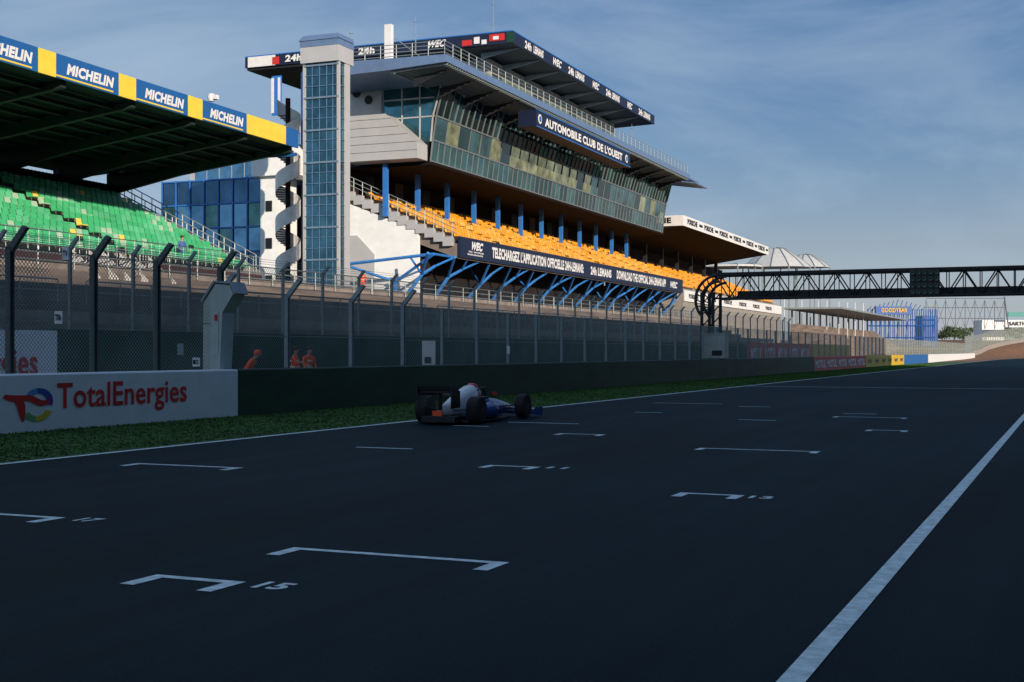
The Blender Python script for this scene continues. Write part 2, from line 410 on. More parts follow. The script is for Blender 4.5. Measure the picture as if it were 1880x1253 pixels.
m=MB(); m.box(-30.4,-30,W.s(105,30)+.02,150,0,2.3); tag(m.build('pit_lane_wall',dkgreen),'dark green inner wall seen through the fence across the pit lane','wall')
t=thing('advertising_wall','white wall panel with red letters seen through the fence at the far left edge','wall',(-30,20,0))
m=MB(); m.box(-30.4,-30,8,W.s(105,30),0,2.25); m.build('wall_panel',wallwhite,t)
s1=W.s(68,30); text('TotalEnergies',(-29.97,s1-5.6,.55),(0,1,0),(0,0,1),5.6,1.15,red,t,.02)
b=[];y=24
while y<150: b.append(W.P(30.1,y,2.1)); y+=3.1
fence('second wire mesh fence standing on the dark green inner wall',b,[2.9]*len(b),.11,.009,postw=.10,arm=.3,wm=M('wire_back',(.36,.38,.32),.6,var=.3,scale=.4))
for (a,bb,mt,st,lab) in [(1375,1487,red,'MOTUL','long red board with white lettering behind the fence near the gantry'),(1489,1560,yellow,None,'long yellow board behind the fence right of the red board')]:
    y0,y1=W.s(a,24),W.s(bb,24); t=thing('advertising_board',lab,'sign',(-24,y0,0)); m=MB(); m.box(-24.1,-24,y0,y1,.3,2.3); m.build('board',mt,t)
    if st:
        for i in range(5): text(st,(-23.97,y0+(y1-y0)*(i+.1)/5,.7),(0,1,0),(0,0,1),(y1-y0)*.8/5,1.2,white,t,.04)

# ---------------------------------------------------------------- terraces
t=thing('concrete_terrace','grey brown stepped concrete terrace behind the dark green inner wall','terrace',(-37,80,0))
m=MB(); n=7
for i in range(n):
    d0=33+i*1.15; m.box(-d0-1.15,-d0,6,152,0,2.3+i*.42)
m.build('step',terr,t)
m=MB(); m.box(-47.4,-41.1,6,152,0,5.2); m.box(-52,-47.41,6,152,0,5.9); m.build('platform',terr,t)
m=MB(); m.box(-32.95,-32.6,6,152,2.6,3.0); m.box(-41.2,-41.12,6,152,5.201,5.5); m.build('kerb_beam',M('kerb_pale',(.34,.29,.26),.8,var=.3),t)
m=MB()
for yy in range(0,9): rail(m,(-41,10+yy*15.6,5.2),(-41,10+yy*15.6+15.5,5.2),1.0,7,.035); rail(m,(-36.4,10+yy*15.6,3.5),(-36.4,10+yy*15.6+14,3.5),.9,7,.03,1)
m.build('railing',steel,t)

# ---------------------------------------------------------------- left grandstand
def seat_geo(m,x,y,z,j=0):
    m.box(x-.18,x+.22,y-.21,y+.21,z+.36,z+.41); m.prism([(x-.2,y-.20,z+.38),(x-.15,y-.20,z+.38),(x-.24,y-.20,z+.74+j),(x-.28,y-.20,z+.74+j)],(0,.40,0))
def seats(fr,lst,t,limit=100,nm='seat'):
    lst.sort(key=lambda q:(fr.L(q[0],q[1],0)).dot(Fv))
    pm={}
    for i,(x,y,z,mt) in enumerate(lst[:limit]):
        if mt.name not in pm:
            m=MB(); seat_geo(m,0,0,0); o=m.build(nm,mt,None)
            for vv in o.data.vertices: vv.co+=o.location
            pm[mt.name]=o; q=o
        else: q=pm[mt.name].copy(); COL.objects.link(q)
        q.parent=t; q.location=fr.L(x,y,z)-t.location; q.rotation_euler.z=fr.d
    for mt in sorted({q[3] for q in lst[limit:]},key=lambda a:a.name):
        m=MB(fr)
        for (x,y,z,mm) in lst[limit:]:
            if mm is mt: seat_geo(m,x,y,z,random.uniform(-.03,.03))
        o=m.build('seat_rows',mt,t); o['kind']='stuff'
gs=thing('grandstand','grandstand at left with green seats under a flat roof edged in blue and yellow panels','grandstand',MF.P(46,55,0))
SE=67.4
m=MB(MF); prof=[(-40.7,0),(-40.7,6.15)]
for i in range(12):
    prof+=[(-41.2-.8*i+.3,5.8+.4*i),(-41.2-.8*i+.3,6.2+.4*i)] if i else [(-40.9,6.2)]
prof+=[(-51.2,6.2+4.4),(-51.2,0)]
m.prism([(a,25,b) for a,b in prof],(0,SE-25,0)); m.build('seating_terrace',concrete,gs)
m=MB(MF); m.box(-40.68,-40.5,25,SE+.1,4.2,6.1); m.build('front_wall',dred,gs)
lst=[]
for i in range(12):
    y=42.0
    while y<SE-.3:
        if not (55.2<y<56.2) :
            r=random.random(); patch=math.sin(y*.9+i*1.7)+math.sin(y*.31-i)
            mt=yels if (r<.015 or (patch>1.85 and r<.35)) else (palegr if r<.08 else (greens2 if r<.45 else greens))
            if r<.99: lst.append((-41.25-.8*i,y,6.2+.4*i-.02,mt))
        y+=.49
seats(MF,lst,gs)
m=MB(MF); y=25
m.box(-51.5,-51.2,25,SE,6,11.9)
while y<SE: m.box(-51.2,-51.12,y,y+.15,10.5,11.9); y+=.32
m.build('back_wall',M('corrugated_dark',(.03,.04,.04),.7,var=.2),gs)
for y in np.arange(27.3,SE+.1,5.0):
    m=MB(MF); m.box(-51.1,-50.7,y-.2,y+.2,6,12.2); m.build('column',dksteel,gs)
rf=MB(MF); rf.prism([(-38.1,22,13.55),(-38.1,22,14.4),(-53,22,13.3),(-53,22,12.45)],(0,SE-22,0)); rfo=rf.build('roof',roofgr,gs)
for y in list(np.arange(27.3,SE-1,5.0))+[SE-.2]:
    m=MB(MF); m.prism([(-38.4,y-.15,13.5),(-51.2,y-.15,12.5),(-51.2,y-.15,11.2),(-46,y-.15,12.2),(-38.4,y-.15,13.2)],(0,.3,0))
    m.build('roof_beam',beamgr,rfo)
for k in range(9):
    D=39.5+k*1.35; zz=13.5-(D-38.1)*.0745; m=MB(MF); m.box(-D-.06,-D+.06,22,SE,zz-.22,zz-.02); m.build('purlin',beamgr,rfo)
pan=[(-62,70,michb),(70,103,michy),(103,218,michb),(218,250,michy),(250,345,michb),(345,372,michy),(372,453,michb),(453,525,michy),(525,548,michb)]
m=MB(MF); m.box(-38.1,-38,22,MF.s(-62,38),13.45,14.5); m.build('fascia_panel',michy,gs)
for a,b,mt in pan:
    s0,s1=MF.s(a,38),MF.s(b,38); m=MB(MF); m.box(-38.1,-38,s0,s1,13.45,14.5); fp=m.build('fascia_panel',mt,gs)
    if mt is michb and b<500:
        L=s1-s0; w=L*.76
        ftext(MF,38,s0+L*.15,s0+L*.15+w-.1,13.70,14.20,'MICHELIN',white,fp,.055,.22)
        m=MB(MF); m.box(-37.98,-37.975,s0,s0+L*.9,13.51,13.58); m.build('underline',michy,fp)
m=MB(MF); m.box(-53,-38.12,SE,SE+.06,13.0,13.2); m.build('gutter',michb,gs)
m=MB(MF)
rail(m,(-40.6,25,6.15),(-40.6,SE,6.15),1.0,60,.018,1)
for off in (0.15,1.9): rail(m,(-51,SE+off,10.8),(-42,SE+off,6.3),1.15,12,.035,2)
m.build('railing',steel,gs)
m=MB(MF)
for i in range(22): m.box(-42-.4*i-.4,-42-.4*i,SE+.01,SE+2,6.0+.2*i-.3,6.2+.2*i)
m.prism([(-41.6,SE+2.0,6.4),(-51.2,SE+2.0,11.1),(-51.2,SE+2.0,10.3),(-41.6,SE+2.0,5.6)],(0,.08,0)); m.build('side_staircase',concrete,gs)
st0=None
for i,u in enumerate((165,222,275)):
    p=MF.P(38.9,MF.s(u,38.9),0); z0=4.1
    lab=['leftmost white access stair in front of the green seats','middle white access stair in front of the green seats','right white access stair in front of the green seats'][i]
    if st0 is None:
        t=thing('access_stair',lab,'stair',(p.x,p.y,z0)); m=MB()
        for dy in (-.6,.6):
            m.prism([(p.x+.9,p.y+dy,z0),(p.x+1.1,p.y+dy,z0),(p.x+1.1,p.y+dy,z0+.9),(p.x-.7,p.y+dy,z0+2.3),(p.x-.7,p.y+dy,z0+1.2)],(0,.05,0))
            m.prism([(p.x-.75,p.y+dy,z0),(p.x-.6,p.y+dy,z0),(p.x-.6,p.y+dy,z0+2.3),(p.x-.75,p.y+dy,z0+2.3)],(0,.05,0))
        m.build('side_panel',white,t); m=MB()
        for k in range(6): m.box(p.x+.9-.26*k-.26,p.x+.9-.26*k,p.y-.55,p.y+.6,z0+.2*k+.1,z0+.2*k+.14)
        m.build('tread',steel,t); st0=t; t['group']='white access stairs'
    else: dup(st0,(p.x,p.y,z0),lab)
p=MF.P(38.6,MF.s(388,38.6),14.45); t=thing('security_camera','small light grey camera unit on top of the left grandstand roof edge','camera',p)
m=MB(); m.tube(p,p+Vector((0,0,.3)),.05); m.build('bracket',steel,t); m=MB(); m.lathe([(0.0,0),(.16,.02),(.2,.2),(.16,.4),(.0,.42)],(p.x,p.y,p.z+.3),'z',10); m.box(p.x+.1,p.x+.4,p.y-.12,p.y+.12,p.z+.4,p.z+.62); m.build('housing',white,t)

# ---------------------------------------------------------------- main building
mb=thing('main_grandstand_building','tall glazed building over orange seats, with silver end balcony and dark lettered roof','building',B.P(50,128,0))
S0,S1=94.0,162.0
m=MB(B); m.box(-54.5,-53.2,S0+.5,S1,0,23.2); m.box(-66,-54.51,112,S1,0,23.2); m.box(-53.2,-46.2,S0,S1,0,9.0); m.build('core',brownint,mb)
m=MB(B); m.prism([(-46.3,S0-.4,5.9),(-46.3,S0-.4,11.2),(-53.6,S0-.4,14.0),(-53.6,S0-.4,5.9)],(0,.35,0)); m.build('end_wall',wallwhite,mb)
m=MB(B); m.prism([(-50.2,S0-.44,5.9),(-50.2,S0-.44,9.4),(-51.8,S0-.44,11.0),(-53.0,S0-.44,11.0),(-53.0,S0-.44,5.9)],(0,.03,0)); m.build('wall_recess',silver,mb)
m=MB(B); prof=[(-42.9,8.9),(-42.9,10.1)]
for i in range(12): prof+=[(-43.3-.8*i,10.1+.36*i),(-43.3-.8*i,10.46+.36*i)]
prof+=[(-53.1,14.3),(-53.1,12.6)]
m.prism([(a,S0-.1,b) for a,b in prof],(0,S1-S0,0)); m.build('seating_slab',M('slab_concrete',(.20,.17,.15),.85,var=.2),mb)
m=MB(B)
for i in range(12):
    x=-43.3-.8*i; m.box(x-.8,x,S0-.5,S0-.12,9.9+.36*i,10.62+.36*i)
m.build('end_step',silver,mb)
m=MB(B); 
for i in range(12):
    x=-43.3-.8*i; m.tube((x,S0-.45,10.6+.36*i),(x,S0-.45,11.7+.36*i),.035,4)
for k in (1.1,.75,.4): m.tube((-42.9,S0-.45,10.45+k),(-52.9,S0-.45,14.9+k),.035,4)
m.build('end_railing',steel,mb)
lst=[]
for i in range(11):
    y=S0+.4
    while y<S1-.3:
        r=random.random()
        if (y-S0)%9.2>1.3 and r<.97: lst.append((-43.75-.8*i,y,10.46+.36*i,orange if r>.3 else orange2))
        y+=.56
seats(B,lst,mb)
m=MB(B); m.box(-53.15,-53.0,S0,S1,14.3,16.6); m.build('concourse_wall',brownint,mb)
for k in range(12): 
    y=S0+3+k*5.4; m=MB(B); m.box(-52.98,-52.9,y,y+1.6,14.4,16.4); m.build('concourse_door',[black,M('door_tan',(.12,.08,.05),.7)][k%2],mb)
bn=MB(B); bn.box(-42.9,-42.7,S0-.2,S1,9.0,10.65); bno=bn.build('front_banner',navy,mb)
def bt(u0,u1,st,z0=9.45,z1=10.25,D=42.7,mt=white,par=None,bold=.045,shear=0): ftext(B,D,B.s(u0,D),B.s(u1,D),z0,z1,st,mt,par or bno,bold,shear)
bt(863,884,'WEC',9.72,10.4,bold=.06,shear=.5); bt(860,888,'FIA WORLD',9.5,9.62); bt(858,886,'ENDURANCE',9.28,9.4)
bt(903,1071,"TELECHARGEZ L'APPLICATION OFFICIELLE 24H-LEMANS:",9.35,10.3)
bt(1084,1122,'24h LEMANS',9.35,10.2); bt(1132,1222,'DOWNLOAD THE OFFICIAL 24H-LEMANS APP',9.35,10.3); bt(1229,1242,'WEC',9.4,10.2,shear=.5)
for u in (708,767,821,870,914,956,994,1030,1064,1094,1123,1150,1176,1200):
    y=B.s(u,49)
    if y<S1: m=MB(B); m.box(-49.18,-48.82,y-.18,y+.18,12.4,16.6); m.build('column',bluep,mb)
y=S0-3.5; k=0
while y<S1:
    m=MB(B); a=(-45.8,y,5.9); c=(-44.8+random.uniform(-.2,.2),y+.5,7.3+random.uniform(-.2,.3)); m.tube(a,c,.15)
    e1=(-43.1,y-1.3+random.uniform(-.7,.4),9.0);e2=(-43.1,y+2.0+random.uniform(-.4,.8),8.9); mid=(-43.9,y+1.2,8.2)
    m.tube(c,e1,.12); m.tube(c,mid,.12); m.tube(mid,e2,.09)
    if k%2: m.tube(mid,(-43.0,y+.4,9.0),.09)
    else: m.tube(c,(-46.1,y+1.4,8.9),.09)
    m.build('branching_strut',bluestr,mb); y+=[5.0,6.2,5.4][k%3]; k+=1
m=MB(B)
for a,b_,r_ in (((-51,S0-4,8.4),(-43.2,S0-4,9.0),.13),((-51,S0-4,8.4),(-47,S0-3,7.0),.11),((-47,S0-3,7.0),(-43.2,S0-4,9.0),.13),((-47,S0-3,7.0),(-47,S0-3,5.9),.15),((-51,S0-4,8.4),(-51,S0-4,7.4),.1),((-43.2,S0-4,9),(-43.2,S0,9),.1)): m.tube(a,b_,r_)
m.build('side_strut',bluestr,mb)
# glazed volume
prof=[(45.4,16.75),(45.2,18.4),(44.9,20.3),(44.1,23.2)]
m=MB(B); m.prism([(-45.7,S0,16.7),(-45.5,S0,18.4),(-45.2,S0,20.3),(-44.5,S0,23.2),(-53.1,S0,23.2),(-53.1,S0,16.7)],(0,S1-S0,0)); m.build('upper_volume',black,mb)
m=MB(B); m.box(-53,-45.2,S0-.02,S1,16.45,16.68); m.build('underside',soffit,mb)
NB=30; bw=(S1-S0)/NB
for bi in range(3):
    (d0,z0),(d1,z1)=prof[bi],prof[bi+1]
    for j in range(NB):
        a=S0+j*bw+.05;b=S0+(j+1)*bw-.05; e=[random.uniform(-.03,.03) for _ in range(4)]; r=random.random()
        mt=[gl_dark if r<.7 else gl_dark2, gl_highlight if (r<.3 or (8<j<17 and r<.8)) else (gl_dark if r<.8 else gl_dark2), gl_up if r<.55 else gl_up2][bi]
        m=MB(B); m.quad((-d0+e[0],a,z0+.06),(-d0+e[1],b,z0+.06),(-d1+e[2],b,z1-.06),(-d1+e[3],a,z1-.06)); m.build('window',mt,mb)
m=MB(B)
for bi in range(3):
    (d0,z0),(d1,z1)=prof[bi],prof[bi+1]
    nn=NB*2 if bi!=1 else NB
    for j in range(nn+1):
        y=S0+j*(S1-S0)/nn; wd=.045 if bi!=1 else .03
        m.prism([(-d0-.05,y-wd,z0),(-d0+.07,y-wd,z0),(-d1+.07,y-wd,z1),(-d1-.05,y-wd,z1)],(0,2*wd,0))
for (d,z) in prof: m.box(-d-.05,-d+.1,S0,S1,z-.06,z+.06)
m.box(-45.6,-45.3,S0,S1,16.5,16.66)
m.build('glazing_frame',M('glazing_frame',(.22,.25,.26),.45,metal=.3),mb)
m=MB(B); m.prism([(-45.2,S0-.01,20.3),(-44.3,S0-.01,23.2),(-49.6,S0-.01,23.2),(-49.6,S0-.01,18.3),(-45.35,S0-.01,18.3)],(0,-.04,0)); m.build('window',gl_up,mb)
m=MB(B)
for D in (46.3,47.9,49.6): m.box(-D-.05,-D+.05,S0-.12,S0-.04,18.3,23.2)
for z in (20.3,21.8): m.box(-49.6,-45,S0-.12,S0-.045,z-.05,z+.05)
m.prism([(-45.4,S0-.12,18.3),(-45.28,S0-.12,18.3),(-45.1,S0-.12,20.3),(-44.2,S0-.12,23.2),(-44.35,S0-.12,23.2),(-45.2,S0-.12,20.3)],(0,.1,0))
m.build('end_glazing_frame',silver,mb)
sc_=92.0
m=MB(B); m.prism([(-45.6,sc_,16.75),(-45.6,sc_,18.0),(-48.4,sc_,20.4),(-52.0,sc_,20.4),(-52.0,sc_,16.75)],(0,S0-sc_-.15,0)); eb=m.build('end_balcony',silver,mb)
m=MB(B)
for z in (17.4,18.05,18.7,19.35,20.0):
    xr=-45.6 if z<=18 else -45.6-(z-18)*2.8/2.4
    m.box(-52.0,xr,sc_-.012,sc_-.002,z-.015,z+.015)
m.build('panel_joint',dksteel,eb)
m=MB(B); m.box(-54,-49.65,S0-.3,S0-.02,20.4,23.2); ew=m.build('end_panel',silver,mb)
for u,v in ((655,172),(677,184)):
    D=B.D(u,S0-.3); dp=B.dep(u,D); z=H+(VH-v)/F*dp; m=MB(B); m.lathe([(.0,0),(.36,0),(.36,-.05),(0,-.05)],(-D,S0-.31,z),'y',20); m.build('round_window',black,ew)
ev=MB(B); ev.prism([(-41,87.6,23.0),(-41,87.6,23.55),(-52.5,87.6,23.75),(-52.5,87.6,22.6),(-46,87.6,22.75)],(0,159-87.6,0)); evo=ev.build('deck_eave',palebl,mb)
m=MB(B); y=88
while y<159: m.prism([(-41.1,y,22.86),(-45.8,y,22.6),(-45.8,y,22.72),(-41.1,y,22.98)],(0,.12,0)); y+=.45
m.box(-45.6,-45.5,88,159,22.55,22.65); m.build('eave_louvre',steel,evo)
y=89
while y<159: m=MB(B); m.prism([(-41.2,y,22.85),(-44.4,y,21.6),(-44.4,y,22.4)],(0,.1,0)); m.build('eave_bracket',dksteel,evo); y+=4.54
m=MB(B); m.box(-45,-41,159.01,163.5,23.0,23.2); m.prism([(-40,158,22.3),(-40,158,22.45),(-46,158,23.3),(-46,158,23.15)],(0,6,0)); m.build('eave_wing',palebl,evo)
m=MB(B); rail(m,(-41.3,87.9,23.5),(-41.3,158.8,23.5),1.15,48,.03,3); rail(m,(-41.3,87.9,23.5),(-52,87.9,23.6),1.15,8,.03,3); rail(m,(-44,112,23.5),(-44,158,23.5),1.3,30,.03,3)
m.build('deck_railing',steel,evo)
cb=MB(B); cb.box(-42.2,-40.5,B.s(985,40.5),B.s(1157,40.5),20.95,22.35); cbo=cb.build('club_banner',navy,mb)
bt(1000,1142,"AUTOMOBILE CLUB DE L'OUEST",21.22,22.02,40.5,white,cbo,.045)
for u in (991,1150):
    s=B.s(u,40.5); m=MB(B); m.lathe([(.42,0),(.42,.03),(.33,.035)],(-40.49,s,21.65),'x',20); em=m.build('emblem',white,cbo); m=MB(B); m.lathe([(.27,.05),(.26,.055)],(-40.49,s,21.65),'x',16); m.build('emblem_center',michb,em)
m=MB(B); m.box(-40.52,-40.44,B.s(985,40.5),B.s(1157,40.5),20.9,20.97); m.box(-40.52,-40.44,B.s(985,40.5),B.s(1157,40.5),22.33,22.4); m.build('banner_edge',bluep,cbo)
ust=M('upper_storey',(.46,.44,.38),.6)
m=MB(B); m.box(-66.5,-48,112,150,23.6,28.85); m.build('upper_storey',ust,mb)
m=MB(B); m.box(-66.5,-58,109,111.9,20,28.8); m.build('rear_storey',bluef,mb)
for j in range(14):
    a=112.4+j*2.68; m=MB(B); m.quad((-47.95,a,24.9),(-47.95,a+2.5,24.9),(-47.95,a+2.5,27.6),(-47.95,a,27.6)); m.build('upper_window',gl_pale if j%4 else gl_dark,mb)
m=MB(B); m.quad((-65,111.98,24.4),(-49,111.98,24.4),(-49,111.98,28.2),(-65,111.98,28.2)); m.build('upper_window',gl_pale,mb)
for k in range(5):
    a=-66.2+k*1.6; m=MB(B); m.quad((a,108.97,20.6),(a+1.4,108.97,20.6),(a+1.4,108.97,28.2),(a,108.97,28.2)); m.build('rear_window',gl_blued if k%2 else gl_blue,mb)
rf=MB(B); rf.prism([(-44.1,108.1,29.15),(-44.1,108.1,30.05),(-72,108.1,30.05),(-72,108.1,28.9),(-66,108.1,28.85),(-50,108.1,28.95)],(0,45.4,0)); rfo=rf.build('top_roof',dksteel,mb)
m=MB(B); m.box(-44.1,-44,108,153.5,29.1,30.15); ff=m.build('roof_fascia',navy,rfo)
m=MB(B); m.box(-72.1,-44,107.9,108,29.1,30.15); fe=m.build('roof_fascia',navy,rfo)
m=MB(B); m.box(-44.12,-43.98,107.9,153.5,30.15,30.24); m.box(-72.1,-44.12,107.88,108,30.15,30.24); m.build('roof_trim',bluep,rfo)
def patch(u0,u1,mt,z0=29.13,z1=30.12,s=107.84):
    a=B.D(u0,s);b=B.D(u1,s); m=MB(B); m.box(-a,-b,s,s+.05,z0,z1); m.build('fascia_patch',mt,rfo)
patch(930,944,dkgreen); patch(455,505,white); patch(500,512,carred,29.2,29.9,107.8)
patch(848,866,carred,29.2,29.7); patch(870,880,white,29.3,29.9); patch(884,893,white,29.2,29.6); patch(898,926,carred,29.4,30.0); patch(905,915,white,29.5,29.8,107.8)
def rt(u0,u1,st,sh=.1): 
    ftext(B,44,B.s(u0,44),B.s(u1,44),29.25,29.98,st,white,ff,.045,sh)
for a,b,c in ((963,975,'24h'),(979,997,'LEMANS'),(1013,1029,'WEC'),(1043,1053,'24h'),(1056,1072,'LEMANS'),(1086,1098,'WEC'),(1112,1121,'24h'),(1123,1137,'LEMANS'),(1150,1159,'WEC'),(1172,1179,'24h'),(1181,1193,'LEMANS')): rt(a,b,c,.5 if c=='WEC' else .1)
def re(u0,u1,st,mt=white): etext(B,107.75,B.D(u0,108),B.D(u1,108),29.3,29.95,st,mt,fe,.045,.4 if st=='WEC' else .1)
re(526,556,'24h'); re(785,817,'WEC'); re(660,690,'24h')
y=110
while y<153: m=MB(B); m.prism([(-44.3,y,29.1),(-48,y,28.9),(-48,y,28.4)],(0,.18,0)); m.build('roof_beam',steel,rfo); y+=5.4
# lift tower
tw=thing('lift_tower','slim dark glazed lift tower with pale metal cap beside the spiral stair','tower',B.P(48.2,83,0))
m=MB(B); m.box(-49.7,-47.0,82.1,83.8,0,22.4); m.build('tower_glass',gl_tower,tw)
for (x0_,x1_,y0_,y1_) in ((-49.86,-49.66,82.0,83.7),(-47.06,-46.86,82.0,82.2),(-46.98,-46.86,82.9,83.6)):
    m=MB(B); m.box(x0_,x1_,y0_,y1_,0,22.4); m.build('corner_post',silver,tw)
m=MB(B); m.box(-49.95,-46.8,81.8,84.0,22.4,24.0); cp=m.build('tower_cap',silver,tw)
m=MB(B); m.box(-49.98,-46.77,81.77,84.03,23.55,24.0); m.build('cap_band',palebl,cp)
m=MB(B); m.prism([(-50.05,81.7,24.0),(-46.7,81.7,24.0),(-46.9,81.9,24.4),(-49.8,81.9,24.4)],(0,2.2,0)); m.build('cap_roof',palebl,cp)
m=MB(B)
for k in range(27):
    z=2+k*.78; m.box(-49.7,-47.0,82.0,82.06,z-.022,z+.022); m.box(-46.98,-46.92,82.2,83.0,z-.022,z+.022)
for x in (-49.1,-48.5,-47.9,-47.4): m.box(x-.025,x+.025,82.02,82.07,0,22.4)
m.build('glazing_frame',M('tower_frame',(.10,.20,.36),.45),tw)
for k in range(9): z=3.5+k*2.34; m=MB(B); m.box(-49.75,-46.9,81.96,82.03,z-.06,z+.06); m.build('floor_band',M('floor_band',(.16,.24,.34),.5),tw)
# spiral stair
cs=B.P(56.1,90,0); t=thing('spiral_staircase','bold white spiral outdoor staircase with curved metal balustrade left of the lift tower','staircase',cs)
m=MB(); m.tube((cs.x,cs.y,3),(cs.x,cs.y,21.8),.2,10); m.build('pole',brownint,t)
m=MB(); tr=MB(); z=5.5; n=0; r=1.0; step=2*math.pi/20; dz=3.35/20
while z<20.5:
    a=n*step; b=a+step
    p=lambda an,zz,rr=r:(cs.x+rr*math.cos(an),cs.y+rr*math.sin(an),zz)
    m.add([p(a,z),p(b,z+dz),p(b,z+dz+1.3),p(a,z+1.3)],[(0,1,2,3)])
    tr.add([(cs.x,cs.y,z+.1),p(a,z+.1,.98),p(b,z+.1,.98),(cs.x,cs.y,z+.04),p(a,z+.04,.98),p(b,z+.04,.98)],[(0,1,2),(5,4,3),(1,4,5,2),(0,3,4,1),(2,5,3,0)])
    z+=dz; n+=1
m.build('balustrade',M('bright_metal',(.82,.80,.77),.4,metal=.1),t,True); tr.build('tread',dksteel,t)
m=MB(B); m.box(-62.6,-60.8,96,99,0,19.0); m.box(-63.2,-58.8,95.5,99.5,16.6,19.2)
t=thing('white_stair_core','white concrete stair core between the spiral stair and the blue glass block','building',B.P(61,97.5,0)); m.build('core_wall',wallwhite,t)
m=MB(B); rail(m,(-62,96.3,19.2),(-58.9,96.3,19.2),1.1,6,.03); m.build('railing',steel,t)
for k in range(4): m=MB(B); m.box(-62.0,-61.4,95.9,95.97,4+k*3.2,4.9+k*3.2); m.build('opening',black,t)
m=MB(B); m.box(-60.7,-54.8,99.5,103,0,17.5); m.box(-59.0,-54.8,99.6,103,17.5,26.5)
t2=m.build('dark_block',M('dark_block',(.03,.05,.08),.5)); tag(t2,'dark blue building block right behind the spiral staircase','building')
t=thing('glass_office_block','blue framed glass office block behind the left grandstand','building',B.P(70.5,104,0))
m=MB(B); m.box(-75.9,-65,100.1,112,0,17.2); m.build('block_body',navy,t)
for r_ in range(5):
    for c in range(7):
        a=-75.8+c*1.55; m=MB(B); z=6.2+r_*2.2; e=random.uniform(-.01,.01)
        m.quad((a+.05,100.05,z+.08),(a+1.5,100.05+e,z+.08),(a+1.5,100.05,z+2.1),(a+.05,100.05+e,z+2.1)); m.build('window',gl_blued if r_ in (1,4) else (gl_blue if (c+r_)%3 else gl_dark),t)
m=MB(B)
for c in range(8): m.box(-75.9+c*1.55-.06,-75.9+c*1.55+.06,99.95,100.04,0,17.3)
for r_ in range(6): m.box(-75.9,-65,99.94,100.03,6.2+r_*2.2-.06,6.2+r_*2.2+.06)
m.build('window_frame',bluep,t)
m=MB(B); m.box(-75.7,-68.0,104,112,17.21,19.9); pb=m.build('penthouse',silver,t)
for c in range(5):
    a=-75.1+c*1.4; m=MB(B); m.quad((a,103.97,17.8),(a+1.3,103.97,17.8),(a+1.3,103.97,19.4),(a,103.97,19.4)); m.build('window',gl_blue,pb)
p=B.P(67.3,106,0); t=thing('vertical_sign','tall narrow blue and white sign hanging left of the lift tower under the dark roof','sign',(p.x,p.y,23.4)); m=MB(); m.box(p.x-.5,p.x+.5,p.y-.1,p.y+.1,23.9,27.6); m.build('sign_face',bluep,t)
for k in range(2): m=MB(); m.box(p.x-.52+k*.72,p.x-.25+k*.72,p.y-.16,p.y-.11,24.1+.5*k,27.4); m.build('light_strip',white,t)
D_=B.D(714,92); p=B.P(D_,92,23.7); t=thing('antenna_panel','tall white antenna panel standing on the deck roof above the lift tower side','antenna',p)
m=MB(); m.box(p.x-.3,p.x+.3,p.y-.2,p.y+.2,24.1,27.4); m.build('panel',white,t); m=MB(); m.tube(p,p+Z*.5,.1); m.tube(p+Z*3,p+Vector((3.2,3,.2)),.03,4); m.tube(p+Z*1.5,p+Vector((2,2,0)),.03,4); m.build('mast',steel,t)
for u,v0,v1,s_,lab in ((645,50,95,90,'thin whip aerial above the lift tower cap'),(763,30,75,96,'thin aerial right of the white antenna panel'),(906,0,55,112,'tallest thin aerial on the top roof'),(1160,228,250,140,'short aerial at the far end of the deck')):
    D_=B.D(u,s_); dp=B.dep(u,D_); z0=H+(VH-v1)/F*dp-1; z1=H+(VH-v0)/F*dp; p=B.P(D_,s_,z0); m=MB(); m.tube(p,(p.x,p.y,z1),.05,5,.02); m.tube((p.x-.2,p.y,z1-.5),(p.x+.2,p.y,z1-.5),.03,4); tag(m.build('aerial',steel),lab,'aerial')

# ---------------------------------------------------------------- second grandstand
g2=thing('grandstand','far grandstand with a white edged flat roof and orange seats beyond the glazed building','grandstand',B.P(50,193,0))
m=MB(B); m.prism([(-43.5,165,17.9),(-43.5,165,19.1),(-62,165,19.1),(-62,165,15.2)],(0,56,0)); ro=m.build('roof',M('roof_dark',(.014,.012,.014),.8,spec=.08),g2)
m=MB(B); m.box(-43.5,-43.4,165,221,17.85,19.2); fa=m.build('roof_fascia',white,ro)
m=MB(B); m.box(-62,-43.4,164.9,165,17.85,19.2); fb=m.build('roof_fascia',white,ro)
for k in range(6):
    a=167+k*9.1; ftext(B,43.4,a,a+5.2,18.2,18.95,'PORSCHE',black,fa,.05); 
    m=MB(B); m.box(-43.38,-43.37,a+6.3,a+8.1,18.4,18.75); m.build('small_mark',dksteel,fa)
etext(B,164.9,50.5,45,18.2,18.95,'PORSCHE',black,fb,.05)
m=MB(B); prof=[(-42.9,0),(-42.9,9.3)]
for i in range(12): prof+=[(-43.3-.8*i,9.3+.36*i),(-43.3-.8*i,9.66+.36*i)]
prof+=[(-53.1,13.6),(-53.1,0)]
m.prism([(a,163,b) for a,b in prof],(0,66,0)); m.build('seating_terrace',concrete,g2)
lst=[(-43.75-.8*i,y,9.66+.36*i,orange) for i in range(11) for y in np.arange(163.5,228,.56) if (y-163)%9.2>1.3]
seats(B,lst,g2,limit=0)
for y in np.arange(168,221,8.5): m=MB(B); m.box(-52.2,-51.7,y-.25,y+.25,13,17); m.build('column',dksteel,g2)
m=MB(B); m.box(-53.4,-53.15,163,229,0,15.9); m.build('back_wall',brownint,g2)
m=MB(B); m.box(-42.85,-42.7,163,229,8.0,9.4); fc=m.build('front_fascia',white,g2)
for k in range(6): ftext(B,42.7,165+k*10,170+k*10,8.4,9.0,'PORSCHE',black,fc,.04)
memb=M('membrane',(.50,.52,.54),.6)
